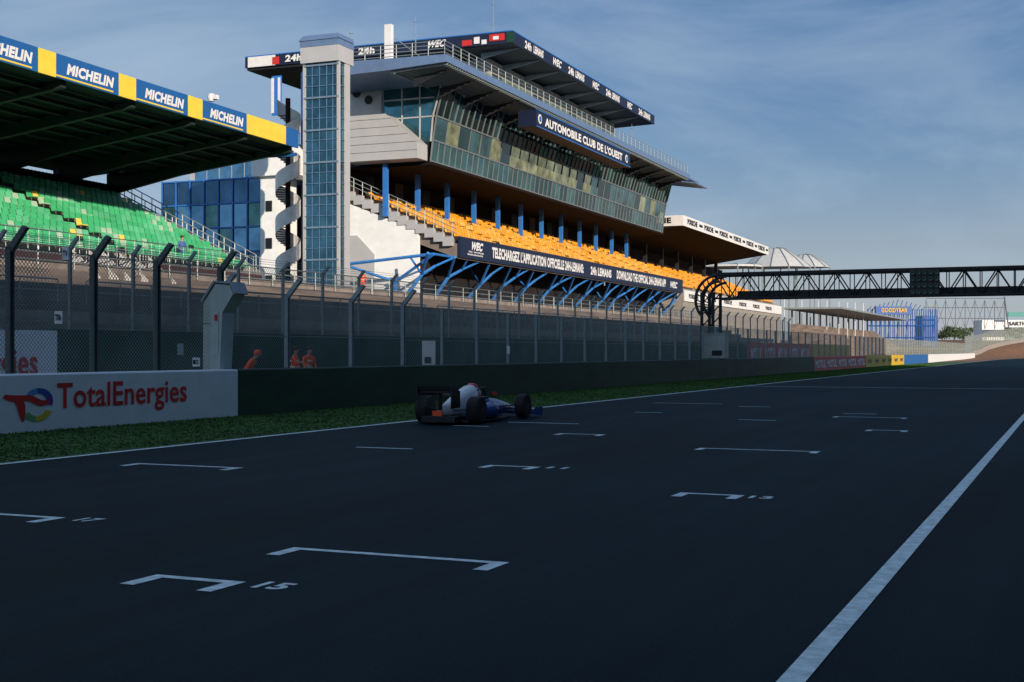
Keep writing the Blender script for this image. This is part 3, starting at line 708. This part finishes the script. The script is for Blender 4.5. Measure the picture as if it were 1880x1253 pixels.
for i,(u,v,w,h,d) in enumerate(((1330,492,70,9,265),(1425,492,62,36,270),(1478,492,45,24,300))):
    p=atd(u,v,d); pw=w/F*d; ph=h/F*d; lab=['flat pale roof canopy left of the tents behind the gantry','taller white tent roof with ribs above the gantry','lower white tent roof right of the taller one above the gantry'][i]
    t=thing('tent' if i else 'roof_canopy',lab,'tent' if i else 'canopy',(p.x,p.y,0)); m=MB()
    pr=[(1,0),(.72,.42),(.42,.78),(.26,.95),(.02,1.0)] if i else [(1,0),(.98,.4),(.02,.5)]
    m.loft([[(p.x+pw*rr*math.cos(a*math.pi/6),p.y+pw*.7*rr*math.sin(a*math.pi/6),p.z+ph*hh) for a in range(12)] for rr,hh in pr]); m.build('membrane',memb,t); m=MB()
    for a in range(12):
        an=a*math.pi/6
        if a%2==0: x=p.x+pw*math.cos(an);y=p.y+pw*.7*math.sin(an); m.tube((x,y,0),(x,y,p.z),.15,5)
        m.path([(p.x+pw*rr*1.02*math.cos(an),p.y+pw*.71*rr*math.sin(an),p.z+ph*hh+.12) for rr,hh in pr],.09,4)
    m.build('frame',steel,t)

# ---------------------------------------------------------------- gantry
GY=78.3
t=thing('track_gantry','black lattice gantry spanning the track with a signal light panel','gantry',(-20,GY,0))
x0,x1=-20.4,3.5; za,zc=4.82,6.25; m=MB()
for y in (GY,GY+1.6):
    for z in (za,zc): m.box(x0,x1,y-.06,y+.06,z-.06,z+.06)
x=x0; k=0
while x<x1-.1:
    xn=min(x+.9,x1)
    for y in (GY,GY+1.6):
        m.tube((x,y,za if k%2 else zc),(xn,y,zc if k%2 else za),.04,4); m.tube((x,y,za),(x,y,zc),.03,4)
    for z in (za,zc): m.tube((x,GY,z),(xn,GY+1.6,z),.03,4)
    x=xn;k+=1
m.build('lattice_beam',dksteel,t)
m=MB(); m.box(x0+2,x1,GY+.05,GY+1.55,za-.02,za+.03); m.box(x0,x1,GY-.12,GY-.08,zc-.02,zc+.14); m.box(x0+1,x1,GY+1.62,GY+1.66,za,za+.5); m.build('walkway',black,t)
m=MB()
for xx,yy in ((-21.2,GY-.1),(-20.5,GY-.1),(-21.2,GY+1.7),(-20.5,GY+1.7)): m.tube((xx,yy,1.0),(xx,yy,5.2),.10)
for k in range(6):
    z=1+k*.7
    for yy in (GY-.1,GY+1.7): m.tube((-21.2,yy,z),(-20.5,yy,z+.7),.04,4)
for yy in (GY-.1,GY+1.7):
    for r_ in (1.5,1.1): m.path([(-20.1-r_*math.sin(a)*1.0,yy,4.75+r_*math.cos(a)) for a in [i*math.pi/12 for i in range(0,10)]],.09)
    for i in range(1,9):
        a=i*math.pi/12; b_=a+.13; m.tube((-20.1-1.5*math.sin(a),yy,4.75+1.5*math.cos(a)),(-20.1-1.1*math.sin(b_),yy,4.75+1.1*math.cos(b_)),.04,4)
m.build('pylon',dksteel,t); m=MB()
for xx in (3.0,3.6): m.tube((xx,GY,0),(xx,GY,6.2),.12); m.tube((xx,GY+1.6,0),(xx,GY+1.6,6.2),.12)
m.build('pylon',dksteel,t)
pa=atY(1670,520,GY-.3).x; pb_=atY(1725,520,GY-.3).x
m=MB(); m.box(pa,pb_,GY-.3,GY-.14,4.75,6.35); lp=m.build('signal_panel',black,t)
for r_ in range(4):
    for c in range(5):
        m=MB(); m.lathe([(.13,0),(.14,-.05),(.11,-.055),(.0,-.03)],(pa+(pb_-pa)*(c+.5)/5,GY-.3,4.98+r_*.37),'y',12); m.build('lamp',lamp,lp)
def cabinet_box(u0,u1,v0,v1,D,dep,mt,name,label,cat):
    y0=W.s((u0+u1)/2,D); d=W.dep((u0+u1)/2,D); w=(u1-u0)/F*d; z0=H+(VH-v1)/F*d; z1=H+(VH-v0)/F*d
    t=thing(name,label,cat,(-D,y0,z0)); m=MB(); m.box(-D-w/2,-D+w/2*.8,y0,y0+dep,z0,z1-.05); m.build('body',mt,t)
    m=MB(); m.box(-D-w/2-.04,-D+w/2*.8+.04,y0-.04,y0+dep+.04,z1-.049,z1); m.build('lid',mt,t)
    m=MB(); m.box(-D-w*.1,-D+w*.3,y0-.02,y0-.003,z0+.15,z0+.45); m.build('sticker',dksteel,t); return t
cabinet_box(1288,1335,612,658,19.5,1.0,M('cabinet_grey',(.42,.46,.44),.5),'equipment_cabinet','pale grey equipment cabinet at the foot of the gantry','cabinet')
D=19.6; yc=W.s(392,D); t=thing('camera_cabinet','tall grey metal cabinet with a tilted hood standing behind the end of the white wall','cabinet',(-D,yc,1.0))
lg=M('cabinet_light',(.50,.57,.54),.5,var=.12); xl=-D-.2; m=MB()
m.prism([(xl-.12,yc,1.1),(xl+.38,yc,1.1),(xl+.46,yc,2.55),(xl+.78,yc,3.0),(xl+.68,yc,3.22),(xl+.26,yc,3.26),(xl-.10,yc,2.80)],(0,.5,0)); m.build('housing',lg,t)
m=MB(); m.prism([(xl+.82,yc-.03,3.0),(xl+.71,yc-.03,3.25),(xl+.24,yc-.03,3.29),(xl-.14,yc-.03,2.82),(xl-.18,yc-.03,2.84),(xl+.22,yc-.03,3.34),(xl+.74,yc-.03,3.30),(xl+.87,yc-.03,3.02)],(0,.56,0)); m.build('hood',steel,t)
m=MB(); m.box(xl+.14,xl+.35,yc-.012,yc-.002,1.5,2.6); m.build('door',M('cabinet_door',(.52,.58,.55),.5),t)
m=MB(); m.box(xl+.24,xl+.33,yc-.02,yc-.013,2.35,2.5); m.build('sticker',red,t)
def sign(u0,u1,v0,v1,D,st,label,mt=white,tmt=black,dark=None):
    y0,y1=W.s(u0,D),W.s(u1,D); d=W.dep((u0+u1)/2,D); w=(u1-u0)/F*d; z0=H+(VH-v1)/F*d; z1=H+(VH-v0)/F*d; y=y0
    t=thing('sign_board',label,'sign',(-D,y,z0)); m=MB(); m.box(-D-w/2,-D+w/2,y,y+.02,z0,z1); m.build('plate',mt,t)
    if st: text(st,(-D-w*.4,y-.01,z0+(z1-z0)*.25),(1,0,0),(0,0,1),w*.8,(z1-z0)*.5,tmt,t,.03)
    if dark:
        m=MB(); m.box(-D-w*.3,-D+w*.2,y-.01,y-.003,z0+(z1-z0)*.1,z0+(z1-z0)*.35); m.build('mark',black,t)
sign(107,125,572,595,19.35,'T0b','small white sign with black characters on the fence at left')
sign(120,134,455,478,19.35,'TV','small white sign high on the fence at left')
sign(360,376,657,673,19.2,'E','small white letter sign at the end of the white wall')
sign(331,344,631,652,19.4,None,'small grey plate low on the fence left of the tall cabinet',steel)
sign(787,814,625,672,20.2,None,'white panel with a black mark behind the fence above the green wall',dark=1)
sign(933,939,636,650,19.4,None,'tiny white plate on the fence posts above the middle of the green wall')

# ---------------------------------------------------------------- race car
def race_car():
    ya=W.s(876,12.7); loc=Vector((-12.7,ya,0.009))
    t=thing('race_car','small white and blue open wheel race car with dark wings at the track edge','race car',(0,0,0))
    def ring(y,w,z0,z1,n=16,p=2.6):
        R=[];zc=(z0+z1)/2;h=(z1-z0)/2
        for i in range(n):
            a=2*math.pi*i/n; c,s=math.cos(a),math.sin(a)
            R.append((w*math.copysign(abs(c)**(2/p),c),y,zc+h*math.copysign(abs(s)**(2/p),s)))
        return R
    m=MB(); m.loft([ring(y,w,a,b) for y,w,a,b in ((-.2,.36,.08,.62),(.3,.36,.08,.60),(.9,.32,.09,.56),(1.5,.22,.12,.48),(2.1,.15,.15,.38),(2.55,.1,.16,.28))]); m.build('nose',carblue,t,True)
    m=MB(); m.loft([ring(y,w,a,b) for y,w,a,b in ((-2.3,.10,.2,.42),(-1.8,.18,.15,.58),(-1.2,.26,.1,.78),(-.6,.28,.1,.93),(-.35,.2,.3,.95))]); m.build('engine_cover',carwhite,t,True)
    for sx in (-1,1):
        m=MB(); m.loft([[(p[0]+sx*.48,p[1],p[2]) for p in ring(y,w,a,b)] for y,w,a,b in ((-1.7,.06,.1,.25),(-1.1,.2,.08,.42),(-.3,.27,.08,.5),(.25,.25,.1,.5))]); m.build('sidepod',carwhite if sx<0 else carblue,t,True)
    m=MB(); m.loft([ring(y,w,a,b) for y,w,a,b in ((-.5,.1,.8,.92),(-.36,.17,.72,.98),(-.30,.16,.74,.97))]); m.build('air_intake',carred,t,True)
    m=MB(); m.box(-.72,.72,-2.1,.6,.04,.08); m.box(-.5,.5,-2.5,-2.1,.06,.2); m.build('floor',black,t)
    m=MB(); m.prism([(-.5,-2.62,.78),(-.5,-2.25,.72),(-.5,-2.25,.75),(-.5,-2.62,.85)],(1,0,0)); m.prism([(-.5,-2.7,.86),(-.5,-2.58,.84),(-.5,-2.6,.88),(-.5,-2.72,.95)],(1,0,0))
    for sx in (-.52,.5): m.prism([(sx,-2.75,.4),(sx,-2.2,.42),(sx,-2.2,.82),(sx,-2.75,.98)],(.02,0,0))
    m.box(-.03,.03,-2.5,-2.3,.35,.74); m.build('rear_wing',black,t)
    m=MB(); m.box(-.14,.14,-2.56,-2.5,.22,.34); m.build('rain_light',suit,t)
    m=MB(); m.prism([(-.9,2.25,.09),(-.9,2.72,.07),(-.9,2.72,.09),(-.9,2.25,.17)],(1.8,0,0)); 
    for sx in (-.92,.9): m.box(sx,sx+.02,2.15,2.75,.05,.28)
    m.build('front_wing',carblue,t)
    for sy in (-1.72,1.55):
        m=MB(); m.tube((0,sy-.25,.27),(0,sy+.2,.27),.1,6)
        for sx in (-1,1):
            for dy in (-.25,.2):
                m.tube((0,sy+dy,.32),(sx*.75,sy,.36),.018,5); m.tube((0,sy+dy,.2),(sx*.75,sy,.2),.018,5)
        m.build('suspension',black,t)
    m=MB(); m.path([(0,.62,.55),(0,.45,.78),(.17,.2,.86),(.2,-.1,.86),(.18,-.35,.8)],.025); m.path([(0,.45,.78),(-.17,.2,.86),(-.2,-.1,.86),(-.18,-.35,.8)],.025); m.build('halo',black,t)
    m=MB(); m.box(-.24,.24,-.28,.42,.585,.615); m.build('cockpit_opening',black,t)
    m=MB(); m.lathe([(0,.0),(.09,.0),(.13,.08),(.135,.15),(.1,.24),(0,.28)],(0,-.05,.58),'z',14); m.build('helmet',carwhite,t,True)
    for sx in (-1,1): m=MB(); m.box(sx*.36,sx*.5,.25,.33,.66,.74); m.build('mirror',carred,t)
    for sy,wd,r in ((-1.72,.36,.34),(1.55,.30,.33)):
        for sx in (-1,1):
            w=MB(); c=(sx*.78,sy,r); w.lathe([(.2,-wd/2),(r-.03,-wd/2),(r,-wd/2+.04),(r,wd/2-.04),(r-.03,wd/2),(.2,wd/2)],c,'x',28); wo=w.build('wheel',tyre,t)
            m=MB(); m.lathe([(.03,-wd/2-.005),(.2,-wd/2+.01),(.2,wd/2-.01),(.03,wd/2+.005)],c,'x',18); m.build('rim',dksteel,wo)
    t.location=loc; t.scale=(.80,.80,.88)
race_car()

# ---------------------------------------------------------------- people
def skinmesh(vs,es,rs,name,mat,parent,loc,rz):
    me=bpy.data.meshes.new(name); me.from_pydata(vs,es,[]); o=bpy.data.objects.new(name,me); COL.objects.link(o)
    md=o.modifiers.new('s','SKIN'); md.use_smooth_shade=True
    sv=me.skin_vertices[0].data
    for i,r in enumerate(rs): sv[i].radius=(r,r); sv[i].use_root=(i==0)
    sb=o.modifiers.new('u','SUBSURF'); sb.levels=1; sb.render_levels=1
    bpy.context.view_layer.update()
    m2=bpy.data.meshes.new_from_object(o.evaluated_get(bpy.context.evaluated_depsgraph_get())); bpy.data.objects.remove(o)
    m2.materials.clear(); m2.materials.append(mat)
    for p in m2.polygons: p.material_index=0
    q=bpy.data.objects.new(name,m2); COL.objects.link(q)
    if parent: q.parent=parent
    else: q.location=loc; q.rotation_euler.z=rz
    return q
def person(loc,rz,label,hat,lean=0.0,armup=0,cloth=suit,cn='overalls'):
    def T(p):
        x,y,z=p
        if z>.9: y+=(z-.9)*math.sin(lean); z=.9+(z-.9)*math.cos(lean)
        return (x,y,z)
    V=[(0,0,.95),(0,0,1.15),(0,0,1.33),(0,0,1.48),(0,.015,1.56),(0,.03,1.63),(0,.01,1.71)]; R=[.12,.10,.12,.05,.07,.088,.065]; E=[(0,1),(1,2),(2,3),(3,4),(4,5),(5,6)]
    def add(p,r,to): V.append(p);R.append(r);E.append((to,len(V)-1));return len(V)-1
    add((0,.135,1.62),.014,5)
    for sx in (-1,1): add((sx*.09,.0,1.62),.018,5)
    SV=[(0,0,.95),(0,0,1.15),(0,0,1.33),(0,0,1.45)]; SR=[.14,.13,.15,.075]; SE_=[(0,1),(1,2),(2,3)]
    def sadd(p,r,to): SV.append(p);SR.append(r);SE_.append((to,len(SV)-1));return len(SV)-1
    for sx in (-1,1):
        up=armup if sx>0 else 0
        sh=(sx*.19,0,1.40); el=(sx*.28,.04+.12*up,1.13+.05*up); wr=(sx*.24,.2+.08*up,.98+.25*up); ha=(sx*.23,.27+.05*up,.95+.3*up)
        a=add(sh,.05,2);b=add(el,.038,a);c=add(wr,.026,b);d=add(ha,.032,c)
        for k in range(4): f=add((ha[0]+(k-1.5)*.022,ha[1]+.05+(.008 if k in(1,2) else 0),ha[2]-.01),.009,d); add((ha[0]+(k-1.5)*.024,ha[1]+.075+(.01 if k in(1,2) else 0),ha[2]-.04),.008,f)
        add((ha[0]-sx*.05,ha[1]+.02,ha[2]+.01),.01,d)
        a=sadd(sh,.065,2);b=sadd(el,.05,a);sadd((wr[0],wr[1]-.02,wr[2]),.04,b)
        hp=(sx*.1,0,.88);kn=(sx*.12,.02,.5);an=(sx*.12,-.02,.1);to=(sx*.13,.15,.04)
        a=add(hp,.08,0);b=add(kn,.05,a);c=add(an,.036,b);add(to,.035,c)
        a=sadd(hp,.095,0);b=sadd(kn,.07,a);sadd((an[0],an[1],.13),.058,b)
    V=[T(p) for p in V];SV=[T(p) for p in SV]
    bo=skinmesh(V,E,R,'person',skin,None,loc,rz); tag(bo,label,'person')
    skinmesh(SV,SE_,SR,cn,cloth,bo,None,0)
    hd=T((0,.01,1.645)); m=MB(); m.lathe([(.095,-.03),(.112,.02),(.108,.07),(.07,.115),(.0,.13)],(hd[0],hd[1]-.02,hd[2]),'z',14)
    def kid(m,name,mat,sm_=False):
        h=m.build(name,mat,None,sm_)
        for vv in h.data.vertices: vv.co+=h.location
        h.location=(0,0,0); h.parent=bo
    kid(m,'hair' if hat is hairm else 'cap',hat,True)
    for sx in (-1,1):
        m=MB(); e=T((sx*.035,.115,1.645)); m.lathe([(0,-.012),(.012,0),(0,.012)],e,'y',6); kid(m,'eye',black)
    if lean<.3 and cloth is suit:
        for z in (1.05,1.25): m=MB(); m.lathe([(.152,0),(.152,.05)],(0,T((0,0,z))[1],z),'z',14); kid(m,'reflective_band',M('reflective',(.7,.72,.6),.4))
def pp(u,D): y=W.s(u,D); return Vector((-D,y,0.004))
person(pp(539,24),-1.3,'marshal in orange overalls, left of the pair behind the green wall',hairm,.1,1)
person(pp(564,23.6),-1.9,'marshal in orange overalls with raised arm, right of the pair behind the green wall',hairm,.15,.6)
person(pp(447,22.2),-1.2,'marshal in orange overalls bending behind the wall just right of the tall cabinet',suit,.6,0)
q=B.P(47.7,87.0,5.9); q=Vector((min(q.x,-47.8),q.y,5.9)); person(q,-2.2,'marshal in red orange overalls standing on the upper terrace beside the lift tower',hairm,0,.3)
q=MF.P(41.7,MF.s(333,41.7),6.18); person(q,-1.8,'person in a blue jacket at the front rail near the right end of the green seats',hairm,.1,0,bluejk,'jacket')

# ---------------------------------------------------------------- distance
def far_box(u0,u1,v0,v1,d,mt,name,label,cat,depth=6,base0=True):
    a=atd(u0,v1,d);b=atd(u1,v0,d); t=thing(name,label,cat,((a.x+b.x)/2,(a.y+b.y)/2,0))
    m=MB(); dirv=(Vector((b.x-a.x,b.y-a.y,0))).normalized(); n=Vector((-dirv.y,dirv.x,0))*depth
    z0=0 if base0 else a.z
    m.prism([(a.x,a.y,z0),(b.x,b.y,z0),(b.x,b.y,b.z),(a.x,a.y,b.z)],tuple(n)); m.build('body',mt,t); return t,a,b,dirv
bluedk=M('hoarding_blue',(.015,.10,.38),.5)
t,a,b,dv=far_box(1608,1674,563,578,330,bluedk,'advertising_tower','blue hoarding with yellow lettering on open blue framework under the gantry','sign',1.2,False)
text('GOODYEAR',Vector((a.x,a.y,0))+dv*((b.x-a.x)*.16)+Z*(H+(VH-574)/F*330)-Vector((-.05,.15,0)),dv,Z,(48/F*330),1.1,yellow,t,.03)
m=MB()
for k in range(-2,14):
    q=a+(b-a)*(k/8)
    for dy in (1.5,7): m.tube((q.x,q.y+dy,0),(q.x,q.y+dy,a.z+1.5),.13,5)
    if k%2==0: m.tube((q.x,q.y+1.5,1),(q.x+1.2,q.y+1.5,a.z),.09,4)
    if k<11: m.tube((q.x,q.y+1.5,a.z+1.0),(q.x+.9,q.y+1.5,a.z+3.9-abs(k-4)*.3),.09,4)
q0=a+(b-a)*(-2/8);q1=a+(b-a)*(13/8)
for zz in (5.0,8.0,9.5): m.tube((q0.x,q0.y+1.5,zz),(q1.x,q1.y+1.5,zz),.16,4)
m.build('support_frame',bluedk,t)
far_box(1694,1722,580,600,345,bluef,'office_block','small blue building right of the blue hoarding','building',6)
far_box(1803,1844,588,603,430,white,'hospitality_unit','small white box building near the right edge','building',8)
t,a,b,dv=far_box(1846,1900,588,601,420,white,'advertising_board','white board with dark letters at the right edge','sign',.5,False)
text('SARTHE',Vector((a.x,a.y,a.z+.5))+dv*1.2-Vector((0,.3,0)),dv,Z,6.5,1.3,navy,t,.03)
far_box(1851,1905,573,582,425,tealm,'advertising_board','teal board above the white board at the right edge','sign',.5,False)
d=400; t=thing('stand_frame','skeletal steel frame of a distant stand right of the blue hoarding','frame',(atd(1775,600,d).x,atd(1775,600,d).y,0)); m=MB()
for dd in (0,14):
    for k in range(9):
        u=1700+k*18; top=548+abs(k-3)*1.0; m.tube(atd(u,605,d+dd),atd(u,top,d+dd),.10,4)
        if k<8: m.tube(atd(u,605,d+dd),atd(u+18,552,d+dd),.07,4); m.tube(atd(u,552,d+dd),atd(u+18,603,d+dd),.06,4)
    for v in (548,565,585): m.tube(atd(1700,v,d+dd),atd(1844,v,d+dd),.09,4)
m.tube(atd(1844,545,d),atd(1852,605,d),.2,4); m.build('lattice',M('frame_grey',(.12,.13,.15),.6),t)
i=0
for u in (1340,1362,1405,1440,1472,1503,1518,1540,1556,1570,1585):
    p=atd(u,625,240+3*i); m=MB(); m.tube((p.x,p.y,0),(p.x,p.y,H+(VH-548)/F*240),.10,5,.06); m.lathe([(.1,0),(.16,.1),(.0,.2)],(p.x,p.y,H+(VH-548)/F*240),'z',6)
    o=m.build('flag_pole',white); tag(o,'slim white pole standing behind the far fence under the gantry','pole',group='white poles under the gantry'); i+=1
t=thing('grandstand','low distant stand stepped in grey behind the far fence, left of the blue hoarding','grandstand',(-45,280,0)); m=MB()
for k in range(8): m.box(-38-k*1.1-1.1,-38-k*1.1,232,330,0,1.5+k*.7)
m.build('step',terr,t)
for y in np.arange(235,330,7): m=MB(); m.box(-47.3,-47,y,y+.3,0,9); m.build('column',steel,t)
m=MB(); m.box(-48,-38,232,330,9,9.3); m.build('canopy',steel,t)
def tree(u,d,h,w,label):
    p=atd(u,630,d); z0=G(p.x,p.y); t=thing('tree',label,'tree',(p.x,p.y,z0)); m=MB(); m.tube((p.x,p.y,z0),(p.x,p.y,z0+h*.6),.3,6,.1)
    for k in range(5):
        a=k*1.26; m.tube((p.x,p.y,z0+h*.35),(p.x+w*.35*math.cos(a),p.y+w*.35*math.sin(a),z0+h*.7),.12,4,.04)
    m.build('trunk',bark,t); m=MB()
    cl=[(random.gauss(0,w*.27),random.gauss(0,w*.27),z0+h*random.uniform(.3,.9)) for _ in range(14)]
    for k in range(900):
        c=random.choice(cl); s=.3; q=Vector((p.x+c[0]+random.gauss(0,w*.12),p.y+c[1]+random.gauss(0,w*.12),c[2]+random.gauss(0,h*.07)))
        a=Vector((random.gauss(0,1),random.gauss(0,1),random.gauss(0,1))).normalized()*s; b_=a.orthogonal().normalized()*s
        m.quad(q-a,q+b_,q+a,q-b_)
    m.build('crown',leaf,t)
for u,d,h,w,l in ((1752,520,6,9,'small dark tree behind the distant steel frame'),(1772,540,6,10,'rounder tree right of centre behind the distant steel frame'),(1730,560,6,9,'low tree at the left foot of the distant steel frame'),(1830,560,6.5,10,'tree behind the small white box building'),(1870,580,7,10,'tree behind the boards at the right edge')): tree(u,d,h,w,l)
t=thing('grandstand','long roofed grandstand on the near side of the track, outside the picture','grandstand',(20,0,0))
drk=M('stand_dark_concrete',(.10,.10,.10),.9,var=.2)
m=MB(); m.prism([(8,-90,0),(8,-90,4),(26,-90,15),(26,-90,0)],(0,205,0)); m.build('seating_terrace',drk,t)
m=MB(); m.box(26,27,-90,115,0,21); m.build('back_wall',drk,t)
m=MB(); m.prism([(9,-90,20.0),(9,-90,20.8),(27.2,-90,21.6),(27.2,-90,21.01)],(0,205,0)); m.build('roof',drk,t)
for y in range(-88,115,12): m=MB(); m.box(16,16.5,y,y+.5,8,20.2); m.build('column',steel,t)

# ---------------------------------------------------------------- camera, light, sky
cam=bpy.data.cameras.new('Camera'); co=bpy.data.objects.new('Camera',cam); COL.objects.link(co); S.camera=co
co.location=O; co.rotation_euler=(math.pi/2,0,TH); cam.sensor_width=36; cam.lens=36*F/1880; cam.shift_y=18.5/1880; cam.clip_end=8000; cam.clip_start=.1
el=math.radians(15); az=Vector((.8,-.6,0)); tosun=az*math.cos(el)+Z*math.sin(el)
sl=bpy.data.lights.new('Sun','SUN'); sl.energy=5; sl.angle=math.radians(.5); sl.color=(1,.84,.66); so=bpy.data.objects.new('Sun',sl); COL.objects.link(so)
so.rotation_euler=(-tosun).to_track_quat('-Z','Y').to_euler()
w=bpy.data.worlds.new('World'); S.world=w; w.use_nodes=True; n=w.node_tree.nodes; l=w.node_tree.links; bg=n['Background']; out=n['World Output']
sk=n.new('ShaderNodeTexSky'); sk.sky_type='NISHITA'; sk.sun_disc=False; sk.sun_elevation=el; sk.sun_rotation=math.radians(126.9); sk.air_density=1.0; sk.dust_density=.6; sk.ozone_density=2
l.new(sk.outputs[0],bg.inputs['Color']); bg.inputs['Strength'].default_value=.13
tc=n.new('ShaderNodeTexCoord'); sp=n.new('ShaderNodeSeparateXYZ'); l.new(tc.outputs['Generated'],sp.inputs[0])
cr=n.new('ShaderNodeValToRGB'); e=cr.color_ramp.elements; e[0].position=0; e[0].color=(.42,.41,.46,1); e[1].position=1; e[1].color=(.03,.10,.26,1)
for p_,c_ in ((.06,(.30,.36,.46,1)),(.14,(.14,.25,.43,1)),(.27,(.045,.15,.36,1))):
    q=e.new(p_); q.color=c_
l.new(sp.outputs['Z'],cr.inputs['Fac'])
bgr=n.new('ShaderNodeBackground'); l.new(cr.outputs[0],bgr.inputs['Color']); bgr.inputs['Strength'].default_value=1
m1=n.new('ShaderNodeMixShader'); m1.inputs[0].default_value=.8; l.new(bg.outputs[0],m1.inputs[1]); l.new(bgr.outputs[0],m1.inputs[2])
b2_=n.new('ShaderNodeBackground'); b2_.inputs['Color'].default_value=(.42,.54,.68,1); b2_.inputs['Strength'].default_value=1
mp=n.new('ShaderNodeMapping'); mp.inputs['Scale'].default_value=(1,1,3.6); mp.inputs['Rotation'].default_value=(.25,.1,.4); l.new(tc.outputs['Generated'],mp.inputs['Vector'])
no=n.new('ShaderNodeTexNoise'); no.inputs['Scale'].default_value=2.6; no.inputs['Detail'].default_value=8; no.inputs['Roughness'].default_value=.58; no.inputs['Distortion'].default_value=.6; l.new(mp.outputs[0],no.inputs['Vector'])
mr=n.new('ShaderNodeMapRange'); mr.inputs['From Min'].default_value=.43; mr.inputs['From Max'].default_value=.72; mr.inputs['To Max'].default_value=.6; l.new(no.outputs['Fac'],mr.inputs['Value'])
dt=n.new('ShaderNodeVectorMath'); dt.operation='DOT_PRODUCT'; l.new(tc.outputs['Generated'],dt.inputs[0]); dt.inputs[1].default_value=tuple(-Rv)
m2r=n.new('ShaderNodeMapRange'); m2r.inputs['From Min'].default_value=-.2; m2r.inputs['From Max'].default_value=.3; m2r.inputs['To Max'].default_value=.42; l.new(dt.outputs['Value'],m2r.inputs['Value'])
ad=n.new('ShaderNodeMath'); ad.operation='ADD'; ad.use_clamp=True; l.new(mr.outputs[0],ad.inputs[0]); l.new(m2r.outputs[0],ad.inputs[1])
ms=n.new('ShaderNodeMixShader'); l.new(ad.outputs[0],ms.inputs[0]); l.new(m1.outputs[0],ms.inputs[1]); l.new(b2_.outputs[0],ms.inputs[2]); l.new(ms.outputs[0],out.inputs['Surface'])
S.view_settings.view_transform='Standard'; S.view_settings.look='None'; S.view_settings.exposure=0
